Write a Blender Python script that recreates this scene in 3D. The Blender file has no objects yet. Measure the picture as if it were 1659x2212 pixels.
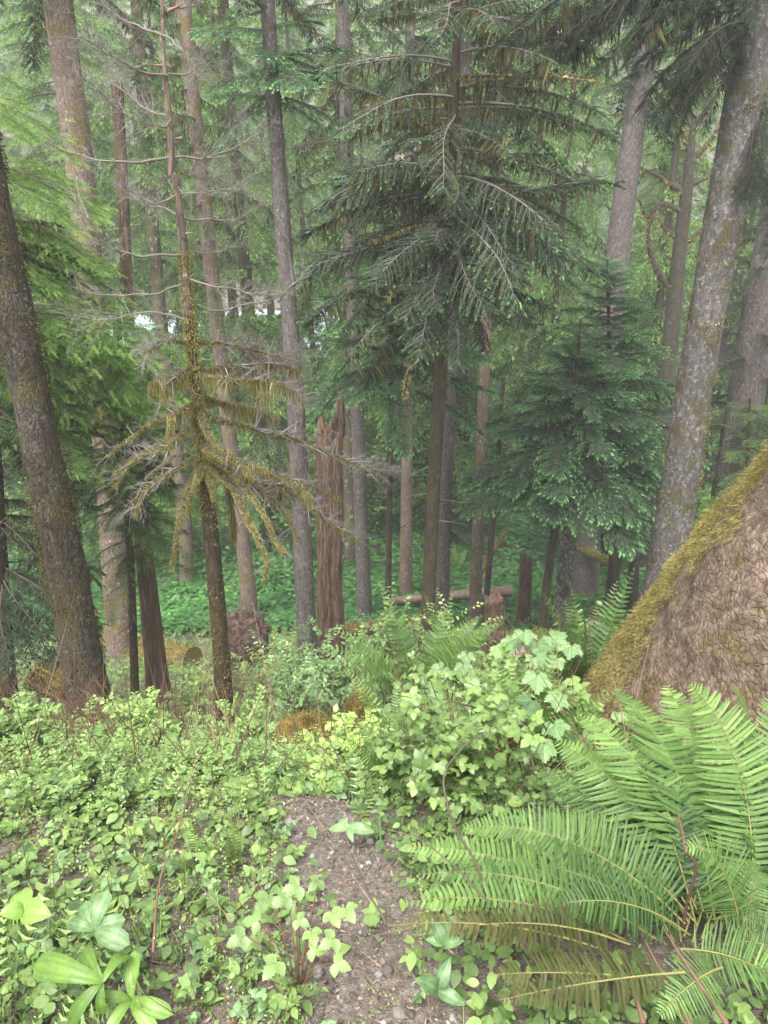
import bpy, math, random
import numpy as np
from mathutils import Vector

# ------------------------------------------------------------------ camera, sky, sun, exposure
scene = bpy.context.scene
COL = scene.collection
PITCH = math.radians(23.5)
CAM_Z = 1.6
FPX, CX, CY = 1700.0, 829.5, 1106.0
camd = bpy.data.cameras.new("camera")
cam = bpy.data.objects.new("camera", camd)
COL.objects.link(cam)
cam.location = (0, 0, CAM_Z)
cam.rotation_euler = (math.radians(90) - PITCH, 0, 0)
camd.sensor_fit = 'VERTICAL'
camd.sensor_height = 36.0
camd.lens = 36.0 * FPX / 2212.0
camd.clip_start = 0.05
camd.clip_end = 1500
scene.camera = cam

SUN_EL, SUN_ROT = 62.0, 200.0
world = bpy.data.worlds.new("World")
scene.world = world
world.use_nodes = True
wn, wl = world.node_tree.nodes, world.node_tree.links
bg = wn["Background"]
sky = wn.new("ShaderNodeTexSky")
sky.sky_type = 'NISHITA'
sky.sun_disc = False
sky.sun_elevation = math.radians(SUN_EL)
sky.sun_rotation = math.radians(SUN_ROT)
sky.air_density = 1.0
sky.dust_density = 4.0
hs = wn.new("ShaderNodeHueSaturation")
hs.inputs["Saturation"].default_value = 0.25
wl.new(sky.outputs[0], hs.inputs["Color"])
wl.new(hs.outputs[0], bg.inputs["Color"])
bg.inputs["Strength"].default_value = 0.15

sund = bpy.data.lights.new("sun", 'SUN')
sund.energy = 1.5
sund.angle = math.radians(25)
sund.color = (1.0, 0.96, 0.88)
sun = bpy.data.objects.new("sun", sund)
COL.objects.link(sun)
_a = math.radians(SUN_ROT)
_sd = Vector((math.sin(_a) * math.cos(math.radians(SUN_EL)), math.cos(_a) * math.cos(math.radians(SUN_EL)), math.sin(math.radians(SUN_EL))))
sun.rotation_euler = _sd.to_track_quat('Z', 'Y').to_euler()

scene.view_settings.view_transform = 'Standard'
scene.view_settings.look = 'None'
scene.view_settings.exposure = 2.15
scene.view_settings.gamma = 1.0
scene.render.film_transparent = False
scene.cycles.use_denoising = True
scene.cycles.max_bounces = 6
scene.cycles.diffuse_bounces = 4
scene.cycles.glossy_bounces = 2
scene.cycles.transmission_bounces = 4
scene.cycles.transparent_max_bounces = 4
scene.cycles.volume_bounces = 0
scene.cycles.use_adaptive_sampling = True
scene.cycles.adaptive_threshold = 0.02

# ------------------------------------------------------------------ small maths
RNG = np.random.default_rng(7)
random.seed(7)
SP, CP = math.sin(PITCH), math.cos(PITCH)


def ray(px, py):
    u = (px - CX) / FPX
    v = (CY - py) / FPX
    return np.array([u, CP + v * SP, -SP + v * CP])


def at(px, py, Y):
    d = ray(px, py)
    return np.array([0, 0, CAM_Z]) + d * (Y / d[1])


def depth(px, py, Y):
    return Y / ray(px, py)[1]


def _hash(ix, iy, iz, seed):
    h = (ix.astype(np.int64) * 374761393 + iy.astype(np.int64) * 668265263 + iz.astype(np.int64) * 2147483647 + seed * 144665) & 0xFFFFFFFF
    h = ((h ^ (h >> 13)) * 1274126177) & 0xFFFFFFFF
    h = ((h ^ (h >> 15)) * 2246822519) & 0xFFFFFFFF
    return ((h ^ (h >> 16)) & 0xFFFFFF) / float(0xFFFFFF)


def vnoise(p, seed=0):
    p = np.asarray(p, float)
    i = np.floor(p).astype(np.int64)
    f = p - i
    f = f * f * (3 - 2 * f)
    r = 0
    for dx in (0, 1):
        wx = f[..., 0] if dx else 1 - f[..., 0]
        for dy in (0, 1):
            wy = f[..., 1] if dy else 1 - f[..., 1]
            for dz in (0, 1):
                wz = f[..., 2] if dz else 1 - f[..., 2]
                r = r + wx * wy * wz * _hash(i[..., 0] + dx, i[..., 1] + dy, i[..., 2] + dz, seed)
    return r * 2 - 1


def fbm(p, octv=3, seed=0):
    p = np.asarray(p, float)
    r, a, s = 0, 1.0, 0
    for k in range(octv):
        r = r + a * vnoise(p * 2 ** k, seed + k)
        s += a
        a *= .5
    return r / s


def unit(v):
    v = np.asarray(v, float)
    return v / np.maximum(np.linalg.norm(v, axis=-1, keepdims=True), 1e-9)


def frames(d, up=(0, 0, 1), roll=None):
    """N directions -> N x 3 x 3 matrices with columns x=d, y=side, z=normal"""
    d = unit(np.atleast_2d(d))
    up = np.broadcast_to(np.asarray(up, float), d.shape)
    y = np.cross(up, d)
    bad = np.linalg.norm(y, axis=1) < 1e-3
    if bad.any():
        y[bad] = np.cross(np.array([1, 0, 0.1]), d[bad])
    y = unit(y)
    z = np.cross(d, y)
    if roll is not None:
        c, s = np.cos(roll)[:, None], np.sin(roll)[:, None]
        y, z = y * c + z * s, z * c - y * s
    return np.stack([d, y, z], axis=2)


_PX = np.array([-20, 1.0, 2, 3, 5, 7, 10, 14, 20, 24, 36, 60, 70, 84, 92, 100, 130, 260, 500])
_PZ = np.array([1.0, 0.0, -.32, -1.0, -2.65, -4.2, -6.0, -7.9, -10.5, -11.2, -11.5, -12.0, -13.0, -13, -11.5, -10, 5, 78, 90])


def ground(x, y):
    x = np.asarray(x, float)
    y = np.asarray(y, float)
    z = np.interp(y, _PX, _PZ)
    q = np.stack([x, y, 0 * x], -1)
    far = np.clip((y - 2) / 10, 0, 1)
    z = z + (.03 + .25 * far) * fbm(q * .45, 3, 11) + .02 * fbm(q * 3.1, 2, 5)
    side = np.clip(np.abs(x) - 14, 0, 60)
    z = z + np.where(y > 15, side * .35, 0) * np.clip((y - 15) / 15, 0, 1) * np.clip((62 - y) / 12, 0, 1)
    return z


# ------------------------------------------------------------------ mesh collecting
class MB:
    def __init__(self):
        self.v, self.f, self.t, self.n = [], [], [], 0

    def add(self, v, f, tint=.5, mat=0):
        v = np.asarray(v, np.float64).reshape(-1, 3)
        f = np.asarray(f, np.int64)
        if len(v) == 0 or len(f) == 0:
            return self
        self.v.append(v)
        self.t.append(np.broadcast_to(np.asarray(tint, float), (len(v),)))
        self.f.append((f + self.n, mat))
        self.n += len(v)
        return self

    def build(self, name, mats, parent=None, origin=(0, 0, 0), smooth=True):
        o_ = np.asarray(origin, float)
        v = np.concatenate(self.v) - o_
        t = np.concatenate(self.t)
        me = bpy.data.meshes.new(name)
        me.vertices.add(len(v))
        me.vertices.foreach_set("co", v.ravel().astype(np.float32))
        nl = sum(f.size for f, m in self.f)
        nf = sum(len(f) for f, m in self.f)
        me.loops.add(nl)
        me.polygons.add(nf)
        me.loops.foreach_set("vertex_index", np.concatenate([f.ravel() for f, m in self.f]).astype(np.int32))
        tot = np.concatenate([np.full(len(f), f.shape[1]) for f, m in self.f])
        st = np.concatenate([[0], np.cumsum(tot)[:-1]])
        me.polygons.foreach_set("loop_start", st.astype(np.int32))
        me.polygons.foreach_set("loop_total", tot.astype(np.int32))
        me.polygons.foreach_set("material_index", np.concatenate([np.full(len(f), m) for f, m in self.f]).astype(np.int32))
        me.polygons.foreach_set("use_smooth", np.full(nf, smooth))
        a = me.attributes.new("tint", 'FLOAT', 'POINT')
        a.data.foreach_set("value", t.astype(np.float32))
        me.update(calc_edges=True)
        for m in (mats if isinstance(mats, (list, tuple)) else [mats]):
            me.materials.append(m)
        ob = bpy.data.objects.new(name, me)
        COL.objects.link(ob)
        if parent is not None:
            ob.parent = parent
        else:
            ob.location = o_
        return ob


def tag(o, label=None, cat=None, group=None, kind=None):
    if label:
        o["label"] = label
    if cat:
        o["category"] = cat
    if group:
        o["group"] = group
    if kind:
        o["kind"] = kind
    return o


def empty(name, loc, label, cat, group=None):
    o = bpy.data.objects.new(name, None)
    COL.objects.link(o)
    o.location = loc
    o.empty_display_size = .2
    return tag(o, label, cat, group)


def scatter(mb, tv, tf, pos, R, sc, tint, mat=0, tt=0.0):
    pos = np.atleast_2d(pos)
    N, k = len(pos), len(tv)
    if N == 0:
        return
    sc = np.asarray(sc, float)
    if sc.ndim == 0:
        sc = np.full((N, 3), float(sc))
    elif sc.ndim == 1:
        sc = np.repeat(sc[:, None], 3, 1)
    v = np.einsum('nij,nkj->nki', R, tv[None] * sc[:, None, :]) + pos[:, None, :]
    f = (tf[None] + (np.arange(N) * k)[:, None, None]).reshape(-1, tf.shape[1])
    t = np.broadcast_to(np.asarray(tint, float), (N,))[:, None] + np.broadcast_to(np.asarray(tt, float), (k,))[None]
    mb.add(v.reshape(-1, 3), f, t.ravel(), mat)


def tube(mb, pts, rad, seg=8, tint=.5, mat=0, cap=True, rough=0.0, rf=(3, 3, 3), seed=0):
    pts = np.asarray(pts, float)
    rad = np.broadcast_to(np.asarray(rad, float), (len(pts),))
    d = np.gradient(pts, axis=0)
    d = unit(d)
    ref = np.array([0, 1, 0.0]) if abs(d[:, 1]).mean() < .8 else np.array([1.0, 0, 0])
    y = unit(np.cross(d, ref))
    z = np.cross(d, y)
    a = np.linspace(0, 2 * math.pi, seg, endpoint=False)
    dirs = y[:, None, :] * np.cos(a)[None, :, None] + z[:, None, :] * np.sin(a)[None, :, None]
    rr = np.repeat(rad[:, None], seg, 1)
    if rough:
        q = pts[:, None, :] + dirs * rad[:, None, None]
        rr = rr * (1 + rough * fbm(q * np.asarray(rf), 3, seed))
    v = pts[:, None, :] + dirs * rr[..., None]
    n = len(pts)
    i = np.arange(n - 1)[:, None] * seg
    j = np.arange(seg)[None]
    j2 = (j + 1) % seg
    f = np.stack([i + j, i + j2, i + seg + j2, i + seg + j], -1).reshape(-1, 4)
    t = tint if np.ndim(tint) == 0 else np.repeat(np.asarray(tint), seg)
    mb.add(v.reshape(-1, 3), f, t, mat)
    if cap:
        for row in (0, n - 1):
            c = np.concatenate([pts[row][None], v[row]])
            k = np.arange(seg)
            mb.add(c, np.stack([0 * k, k + 1, (k + 1) % seg + 1], -1), .3, mat)
    return v


def smooth_path(pts, n):
    """Catmull-Rom through pts, n samples"""
    p = np.asarray(pts, float)
    if len(p) == 2:
        return p[0] + (p[1] - p[0]) * np.linspace(0, 1, n)[:, None]
    P = np.concatenate([[2 * p[0] - p[1]], p, [2 * p[-1] - p[-2]]])
    u = np.linspace(0, len(p) - 1 - 1e-6, n)
    i = u.astype(int)
    t = (u - i)[:, None]
    a, b, c, d = P[i], P[i + 1], P[i + 2], P[i + 3]
    return .5 * (2 * b + (c - a) * t + (2 * a - 5 * b + 4 * c - d) * t ** 2 + (3 * b - a - 3 * c + d) * t ** 3)


# ------------------------------------------------------------------ leaf and twig templates (unit length along +x)
def _fan(outline, mid):
    """leaf from half outline [(x,w)], midrib points; returns verts, quads"""
    pass


def leaf_tpl(xs, ws, fold=.12, droop=.15):
    xs, ws = np.array(xs, float), np.array(ws, float)
    n = len(xs)
    zc = -droop * xs ** 2
    mid = np.stack([xs, 0 * xs, zc], 1)
    L = np.stack([xs, ws, zc + fold * ws], 1)
    Rr = np.stack([xs, -ws, zc + fold * ws], 1)
    v = np.concatenate([mid, L, Rr])
    i = np.arange(n - 1)
    f = np.concatenate([np.stack([i, i + 1, n + i + 1, n + i], 1), np.stack([i + 1, i, 2 * n + i, 2 * n + i + 1], 1)])
    return v, f


KITE = (np.array([[0, 0, 0], [.4, .5, .02], [1, 0, -.08], [.4, -.5, .02]]), np.array([[0, 3, 2, 1]]))
BLADE = (np.array([[0, .5, 0], [0, -.5, 0], [.6, -.4, .05], [.6, .4, .05], [1, .05, 0], [1, -.05, 0]]), np.array([[0, 1, 2, 3], [3, 2, 5, 4]]))
OVATE = leaf_tpl([0, .12, .35, .6, .85, 1], [.01, .2, .32, .28, .13, .005])
ELLIPT = leaf_tpl([0, .3, .7, 1], [.01, .27, .25, .01])
STRAP = leaf_tpl([0, .1, .25, .45, .65, .85, 1], [.03, .07, .13, .165, .155, .09, .005], fold=.35, droop=.35)
LANCE = leaf_tpl([0, .2, .5, .8, 1], [.02, .12, .15, .08, .004], fold=.3, droop=.25)
_sx = np.linspace(0, 1, 12)
_sw = .36 * np.sin(np.pi * np.clip(_sx ** .8, 0, 1)) * (1 + .16 * np.where(np.arange(12) % 2 == 0, -1, 1)) + .004
SERRATE = leaf_tpl(_sx, _sw, fold=.18, droop=.2)


def lobed():
    """palmate leaf, five toothed lobes, raised veins; returns verts, quads, tint offsets"""
    ang = np.linspace(-152, 152, 61)
    lobes = ((0, 1.0), (56, .86), (-56, .86), (112, .6), (-112, .6))
    R, V = [], []
    for k, a in enumerate(ang):
        R.append(max(max(r * (1 - (abs(a - c) / 48.0) ** 1.3 * .55) for c, r in lobes), .4) * .62 * (1 + .07 * (1 if k % 2 else -1)))
        V.append(min(abs(a - c) for c, r in lobes))
    R, V = np.array(R), np.array(V)
    ar = np.radians(ang)
    v, t = [], []
    for f in (.04, .35, .7, 1.0):
        z = -.22 * (R * f) ** 2 - .05 * np.exp(-(V / 9) ** 2) * f + .02 * np.sin(ar * 13 + f * 5)
        v.append(np.stack([.1 + R * f * np.cos(ar), R * f * np.sin(ar), z], 1))
        t.append(.16 * np.exp(-(V / 5) ** 2) - .06 * f + .05 * np.sin(ang * 1.3))
    n = len(ang)
    i = np.arange(3)[:, None] * n
    q = np.arange(n - 1)[None]
    f = np.stack([i + q, i + n + q, i + n + q + 1, i + q + 1], -1).reshape(-1, 4)
    return np.concatenate(v), f, np.concatenate(t)


LOBED = lobed()


def ribbed(prof, cols=11, rows=14, ridge=.012, fold=.3, droop=.35, wave=.02, veins=1):
    """broad leaf with parallel veins"""
    x = np.linspace(0, 1, rows)
    u = np.linspace(-1, 1, cols)
    w = np.array([prof(q) for q in x])
    X = np.repeat(x[:, None], cols, 1)
    Yv = w[:, None] * u[None]
    rib = np.cos(np.arange(cols) * math.pi)[None]
    Z = -droop * X ** 2 + fold * np.abs(Yv) + ridge * rib * (w[:, None] / max(w)) + wave * np.sin(X * 9 + u[None] * 2) * np.abs(u[None])
    v = np.stack([X, Yv, Z], -1).reshape(-1, 3)
    t = (.07 * rib * veins + .16 * np.exp(-(u[None] / .12) ** 2) + .05 * np.sin(X * 14) - .05 * np.abs(u[None])).reshape(-1)
    i = np.arange(rows - 1)[:, None] * cols
    j = np.arange(cols - 1)[None]
    f = np.stack([i + j, i + cols + j, i + cols + j + 1, i + j + 1], -1).reshape(-1, 4)
    return v, f, t


BIGSTRAP = ribbed(lambda q: .19 * (.12 + max(q, .001) ** .8) * math.sqrt(max(0, 1 - q ** 5)) * 1.15 + .008)
BIGOVATE = ribbed(lambda q: .40 * math.sin(math.pi * min(1, q ** .8)) ** .8 + .006, fold=.2, droop=.2)
BIGLANCE = ribbed(lambda q: .17 * math.sin(math.pi * min(1, q ** .9)) ** .7 + .006, fold=.3, droop=.3, veins=.5)
CONE3 = None


def cone_tpl(seg=3, rings=4, bend=.12):
    x = np.linspace(0, 1, rings)
    a = np.linspace(0, 2 * math.pi, seg, endpoint=False)
    r = 1 - .85 * x
    v = np.stack([np.repeat(x, seg), np.outer(r, np.cos(a)).ravel(), np.outer(r, np.sin(a)).ravel()], 1)
    i = np.arange(rings - 1)[:, None] * seg
    j = np.arange(seg)[None]
    f = np.stack([i + j, i + (j + 1) % seg, i + seg + (j + 1) % seg, i + seg + j], -1).reshape(-1, 4)
    return v, f, np.repeat(x, seg), bend


def cones(mb, pos, dirs, length, rad, bend=0.1, tint=.5, mat=0, rings=4, seg=3, curl=(0, 0, 1)):
    """curved thin twigs"""
    v, f, xs, _ = cone_tpl(seg, rings)
    pos, dirs = np.atleast_2d(pos), unit(np.atleast_2d(dirs))
    N = len(pos)
    if N == 0:
        return
    length = np.broadcast_to(np.asarray(length, float), (N,))
    rad = np.broadcast_to(np.asarray(rad, float), (N,))
    R = frames(dirs)
    sc = np.stack([length, rad, rad], 1)
    V = np.einsum('nij,nkj->nki', R, v[None] * sc[:, None, :]) + pos[:, None, :]
    bend = np.broadcast_to(np.asarray(bend, float), (N,))
    V = V + (bend * length)[:, None, None] * (xs ** 2)[None, :, None] * np.asarray(curl, float)[None, None]
    F = (f[None] + (np.arange(N) * len(v))[:, None, None]).reshape(-1, 4)
    if np.ndim(tint):
        tint = np.repeat(np.broadcast_to(tint, (N,)), len(v))
    mb.add(V.reshape(-1, 3), F, tint, mat)


def rdirs(n, rng, zlo=-1, zhi=1):
    z = rng.uniform(zlo, zhi, n)
    a = rng.uniform(0, 2 * math.pi, n)
    s = np.sqrt(np.maximum(0, 1 - z * z))
    return np.stack([s * np.cos(a), s * np.sin(a), z], 1)


# ------------------------------------------------------------------ materials
def new_mat(name):
    m = bpy.data.materials.new(name)
    m.use_nodes = True
    nt = m.node_tree
    b = nt.nodes["Principled BSDF"]
    return m, nt, b, nt.nodes["Material Output"]


def N_(nt, kind, **kw):
    n = nt.nodes.new(kind)
    for k, v in kw.items():
        if k in n.inputs:
            n.inputs[k].default_value = v
        else:
            setattr(n, k, v)
    return n


def ramp(nt, src, stops):
    r = nt.nodes.new("ShaderNodeValToRGB")
    e = r.color_ramp.elements
    while len(e) < len(stops):
        e.new(.5)
    for el, (p, c) in zip(e, stops):
        el.position = p
        el.color = (*c, 1) if len(c) == 3 else c
    nt.links.new(src, r.inputs[0])
    return r.outputs[0]


def mixc(nt, fac, a, b):
    m = nt.nodes.new("ShaderNodeMix")
    m.data_type = 'RGBA'
    for s, v in ((m.inputs[0], fac), (m.inputs[6], a), (m.inputs[7], b)):
        if hasattr(v, "is_output"):
            nt.links.new(v, s)
        else:
            s.default_value = (*v, 1) if isinstance(v, tuple) else v
    return m.outputs[2]


def leaf_mat(name, cols, trans=.35, rough=.45, spec=.35):
    m, nt, b, out = new_mat(name)
    at_ = N_(nt, "ShaderNodeAttribute", attribute_name="tint")
    tc = nt.nodes.new("ShaderNodeTexCoord")
    nz = N_(nt, "ShaderNodeTexNoise", Scale=1.3, Detail=2.0)
    nt.links.new(tc.outputs["Object"], nz.inputs["Vector"])
    add = N_(nt, "ShaderNodeMath", operation='MULTIPLY_ADD')
    add.inputs[1].default_value = .44
    add.inputs[2].default_value = -.22
    nt.links.new(nz.outputs[0], add.inputs[0])
    s0 = N_(nt, "ShaderNodeMath", operation='ADD')
    nt.links.new(at_.outputs["Fac"], s0.inputs[0])
    nt.links.new(add.outputs[0], s0.inputs[1])
    nf = N_(nt, "ShaderNodeTexNoise", Scale=110.0, Detail=3.0)
    nt.links.new(tc.outputs["Object"], nf.inputs["Vector"])
    ad2 = N_(nt, "ShaderNodeMath", operation='MULTIPLY_ADD')
    ad2.inputs[1].default_value = .44
    ad2.inputs[2].default_value = -.22
    nt.links.new(nf.outputs[0], ad2.inputs[0])
    s = N_(nt, "ShaderNodeMath", operation='ADD')
    nt.links.new(s0.outputs[0], s.inputs[0])
    nt.links.new(ad2.outputs[0], s.inputs[1])
    k = len(cols)
    c = ramp(nt, s.outputs[0], [(i / (k - 1), cols[i]) for i in range(k)])
    nt.links.new(c, b.inputs["Base Color"])
    b.inputs["Roughness"].default_value = rough
    b.inputs["Specular IOR Level"].default_value = spec
    tr = nt.nodes.new("ShaderNodeBsdfTranslucent")
    g = N_(nt, "ShaderNodeHueSaturation", Saturation=1.1, Value=1.5)
    nt.links.new(c, g.inputs["Color"])
    nt.links.new(g.outputs[0], tr.inputs["Color"])
    mx = nt.nodes.new("ShaderNodeMixShader")
    mx.inputs[0].default_value = trans
    nt.links.new(b.outputs[0], mx.inputs[1])
    nt.links.new(tr.outputs[0], mx.inputs[2])
    nt.links.new(mx.outputs[0], out.inputs["Surface"])
    return m


def bark_mat(name, dark, mid, light, moss=0.0, mosscol=(.085, .072, .018), lichen=0.0, scale=1.0, stretch=.28, bump=.5, lichcol=(.36, .37, .34), wet=.75, crk=.55):
    m, nt, b, out = new_mat(name)
    tc = nt.nodes.new("ShaderNodeTexCoord")
    mp = N_(nt, "ShaderNodeMapping")
    mp.inputs["Scale"].default_value = (scale, scale, scale * stretch)
    nt.links.new(tc.outputs["Object"], mp.inputs["Vector"])
    n1 = N_(nt, "ShaderNodeTexNoise", Scale=22.0, Detail=8.0, Roughness=.65, Distortion=.4)
    nt.links.new(mp.outputs[0], n1.inputs["Vector"])
    v1 = N_(nt, "ShaderNodeTexVoronoi", Scale=26.0, feature='DISTANCE_TO_EDGE')
    nt.links.new(mp.outputs[0], v1.inputs["Vector"])
    crack = ramp(nt, v1.outputs["Distance"], [(0, (.25, .25, .25)), (.12, (1, 1, 1))])
    c = ramp(nt, n1.outputs[0], [(.28, dark), (.5, mid), (.72, light)])
    mul = N_(nt, "ShaderNodeMix", data_type='RGBA', blend_type='MULTIPLY')
    mul.inputs[0].default_value = crk
    nt.links.new(c, mul.inputs[6])
    nt.links.new(crack, mul.inputs[7])
    c = mul.outputs[2]
    n3 = N_(nt, "ShaderNodeTexNoise", Scale=1.7, Detail=3.0)
    nt.links.new(tc.outputs["Object"], n3.inputs["Vector"])
    big = ramp(nt, n3.outputs[0], [(.3, (.72, .7, .68)), (.7, (1.25, 1.22, 1.2))])
    mul2 = N_(nt, "ShaderNodeMix", data_type='RGBA', blend_type='MULTIPLY')
    mul2.inputs[0].default_value = .7
    nt.links.new(c, mul2.inputs[6])
    nt.links.new(big, mul2.inputs[7])
    c = mul2.outputs[2]
    hgt = n1.outputs[0]
    if lichen:
        v2 = N_(nt, "ShaderNodeTexNoise", Scale=14.0, Detail=6.0, Roughness=.7)
        nt.links.new(tc.outputs["Object"], v2.inputs["Vector"])
        f = ramp(nt, v2.outputs[0], [(.62 - .12 * lichen, (0, 0, 0)), (.66 - .12 * lichen, (1, 1, 1))])
        c = mixc(nt, f, c, lichcol)
    if moss:
        v3 = N_(nt, "ShaderNodeTexNoise", Scale=3.2, Detail=9.0, Roughness=.72)
        nt.links.new(tc.outputs["Object"], v3.inputs["Vector"])
        f = ramp(nt, v3.outputs[0], [(.66 - .3 * moss, (0, 0, 0)), (.74 - .3 * moss, (1, 1, 1))])
        n4 = N_(nt, "ShaderNodeTexNoise", Scale=60.0, Detail=4.0)
        nt.links.new(tc.outputs["Object"], n4.inputs["Vector"])
        mc = ramp(nt, n4.outputs[0], [(.3, tuple(x * .45 for x in mosscol)), (.7, tuple(x * 1.6 for x in mosscol))])
        c = mixc(nt, f, c, mc)
    nt.links.new(c, b.inputs["Base Color"])
    b.inputs["Roughness"].default_value = wet
    b.inputs["Specular IOR Level"].default_value = .25
    mulh = N_(nt, "ShaderNodeMath", operation='MULTIPLY')
    nt.links.new(n1.outputs[0], mulh.inputs[0])
    sep = N_(nt, "ShaderNodeSeparateColor")
    nt.links.new(crack, sep.inputs[0])
    if crk:
        nt.links.new(sep.outputs[0], mulh.inputs[1])
    else:
        nz_ = N_(nt, "ShaderNodeTexNoise", Scale=6.0, Detail=5.0)
        nt.links.new(tc.outputs["Object"], nz_.inputs["Vector"])
        wv = N_(nt, "ShaderNodeVectorMath", operation='MULTIPLY_ADD')
        wv.inputs[1].default_value = (.09, .09, .12)
        nt.links.new(nz_.outputs[1], wv.inputs[0])
        nt.links.new(tc.outputs["Object"], wv.inputs[2])
        nfl = N_(nt, "ShaderNodeTexVoronoi", Scale=25.0, Randomness=1.0)
        ned = N_(nt, "ShaderNodeTexVoronoi", Scale=25.0, Randomness=1.0, feature='DISTANCE_TO_EDGE')
        nf2 = N_(nt, "ShaderNodeTexNoise", Scale=70.0, Detail=4.0)
        for q_ in (nfl, ned, nf2):
            nt.links.new(wv.outputs[0], q_.inputs["Vector"])
        sp_ = N_(nt, "ShaderNodeSeparateColor")
        nt.links.new(nfl.outputs["Color"], sp_.inputs[0])
        ed_ = ramp(nt, ned.outputs["Distance"], [(0, (.35, .35, .35)), (.08, (.8, .8, .8)), (.4, (1, 1, 1))])
        es_ = N_(nt, "ShaderNodeSeparateColor")
        nt.links.new(ed_, es_.inputs[0])
        a1 = N_(nt, "ShaderNodeMath", operation='MULTIPLY_ADD')
        a1.inputs[1].default_value = .5
        nt.links.new(sp_.outputs[0], a1.inputs[0])
        nt.links.new(es_.outputs[0], a1.inputs[2])
        a2 = N_(nt, "ShaderNodeMath", operation='MULTIPLY_ADD')
        a2.inputs[1].default_value = .5
        nt.links.new(nf2.outputs[0], a2.inputs[0])
        nt.links.new(a1.outputs[0], a2.inputs[2])
        mulh = a2
        cv = ramp(nt, a1.outputs[0], [(.3, (.62, .6, .58)), (.7, (.9, .89, .88)), (1.0, (1.12, 1.11, 1.1))])
        mv = N_(nt, "ShaderNodeMix", data_type='RGBA', blend_type='MULTIPLY')
        mv.inputs[0].default_value = .8
        nt.links.new(c, mv.inputs[6])
        nt.links.new(cv, mv.inputs[7])
        nt.links.new(mv.outputs[2], b.inputs["Base Color"])
    bp = N_(nt, "ShaderNodeBump", Strength=bump, Distance=.03)
    nt.links.new(mulh.outputs[0], bp.inputs["Height"])
    nt.links.new(bp.outputs[0], b.inputs["Normal"])
    return m


def noise_mat(name, stops, scale=20.0, detail=6.0, rough=.8, bump=.4, dist=.02, spec=.3):
    m, nt, b, out = new_mat(name)
    tc = nt.nodes.new("ShaderNodeTexCoord")
    n1 = N_(nt, "ShaderNodeTexNoise", Scale=scale, Detail=detail, Roughness=.65)
    nt.links.new(tc.outputs["Object"], n1.inputs["Vector"])
    c = ramp(nt, n1.outputs[0], stops)
    nt.links.new(c, b.inputs["Base Color"])
    b.inputs["Roughness"].default_value = rough
    b.inputs["Specular IOR Level"].default_value = spec
    bp = N_(nt, "ShaderNodeBump", Strength=bump, Distance=dist)
    nt.links.new(n1.outputs[0], bp.inputs["Height"])
    nt.links.new(bp.outputs[0], b.inputs["Normal"])
    return m


def tint_mat(name, cols, rough=.7, spec=.3):
    return leaf_mat(name, cols, trans=.0, rough=rough, spec=spec)


M = {}
M['spruce'] = leaf_mat('spruce_needles', [(.010, .018, .011), (.022, .044, .022), (.045, .095, .038), (.13, .25, .075)], .25, .7, .12)
M['bluefir'] = leaf_mat('fir_needles', [(.016, .032, .019), (.042, .088, .042), (.09, .19, .075), (.20, .37, .14)], .3, .7, .1)
M['hemlock'] = leaf_mat('hemlock_needles', [(.02, .045, .014), (.06, .12, .03), (.13, .24, .05), (.27, .40, .09)], .3, .6, .15)
M['fargreen'] = leaf_mat('distant_needles', [(.035, .058, .026), (.08, .14, .045), (.15, .25, .075), (.27, .42, .115)], .45, .8, .05)
M['twig'] = tint_mat('dead_twigs', [(.03, .022, .016), (.07, .052, .04), (.14, .11, .09)])
M['greytwig'] = tint_mat('grey_twigs', [(.06, .052, .046), (.135, .12, .108), (.26, .24, .22)])
M['redtwig'] = tint_mat('red_brown_twigs', [(.045, .025, .016), (.11, .06, .038), (.22, .135, .09)])
M['moss'] = leaf_mat('hanging_moss', [(.06, .052, .02), (.15, .135, .05), (.27, .245, .088), (.40, .37, .15)], .3, .8, .1)
M['crownmoss'] = leaf_mat('olive_crown_moss', [(.02, .018, .009), (.05, .045, .018), (.09, .08, .03), (.15, .13, .045)], .2, .8, .1)
M['darkmoss'] = leaf_mat('dark_trunk_moss', [(.018, .015, .007), (.05, .042, .018), (.10, .085, .036), (.18, .155, .068)], .1, .9, .05)
M['orangemoss'] = leaf_mat('golden_moss', [(.055, .043, .016), (.145, .12, .042), (.265, .235, .08), (.41, .38, .14)], .2, .9, .05)
M['carpet'] = leaf_mat('valley_leaves', [(.014, .045, .016), (.042, .118, .036), (.09, .22, .06), (.17, .36, .10)], .35, .6, .15)
M['leaf'] = leaf_mat('shrub_leaves', [(.03, .06, .022), (.08, .145, .045), (.16, .25, .075), (.30, .42, .13)], .3)
M['herb'] = leaf_mat('herb_leaves', [(.035, .065, .024), (.095, .155, .048), (.18, .27, .078), (.31, .42, .125)], .3, .4)
M['limeleaf'] = leaf_mat('lime_leaves', [(.08, .145, .03), (.14, .24, .045), (.20, .32, .07), (.27, .39, .10)], .3, .4)
M['bluegreen'] = leaf_mat('salmonberry_leaves', [(.035, .07, .03), (.085, .15, .062), (.165, .27, .11), (.28, .41, .17)], .3, .4)
M['fern'] = leaf_mat('fern_fronds', [(.016, .036, .013), (.045, .088, .024), (.10, .175, .045), (.22, .33, .085)], .28, .42, .25)
M['oldfern'] = leaf_mat('old_fern_fronds', [(.03, .035, .012), (.06, .065, .02), (.10, .088, .03), (.16, .10, .04)], .3, .5, .2)
M['rachis'] = tint_mat('fern_stalk', [(.09, .08, .025), (.15, .14, .045), (.22, .2, .07)])
M['bark_brown'] = bark_mat('reddish_brown_bark', (.06, .042, .034), (.125, .092, .076), (.21, .165, .14), moss=.45, mosscol=(.11, .09, .03), lichen=.1)
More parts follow.
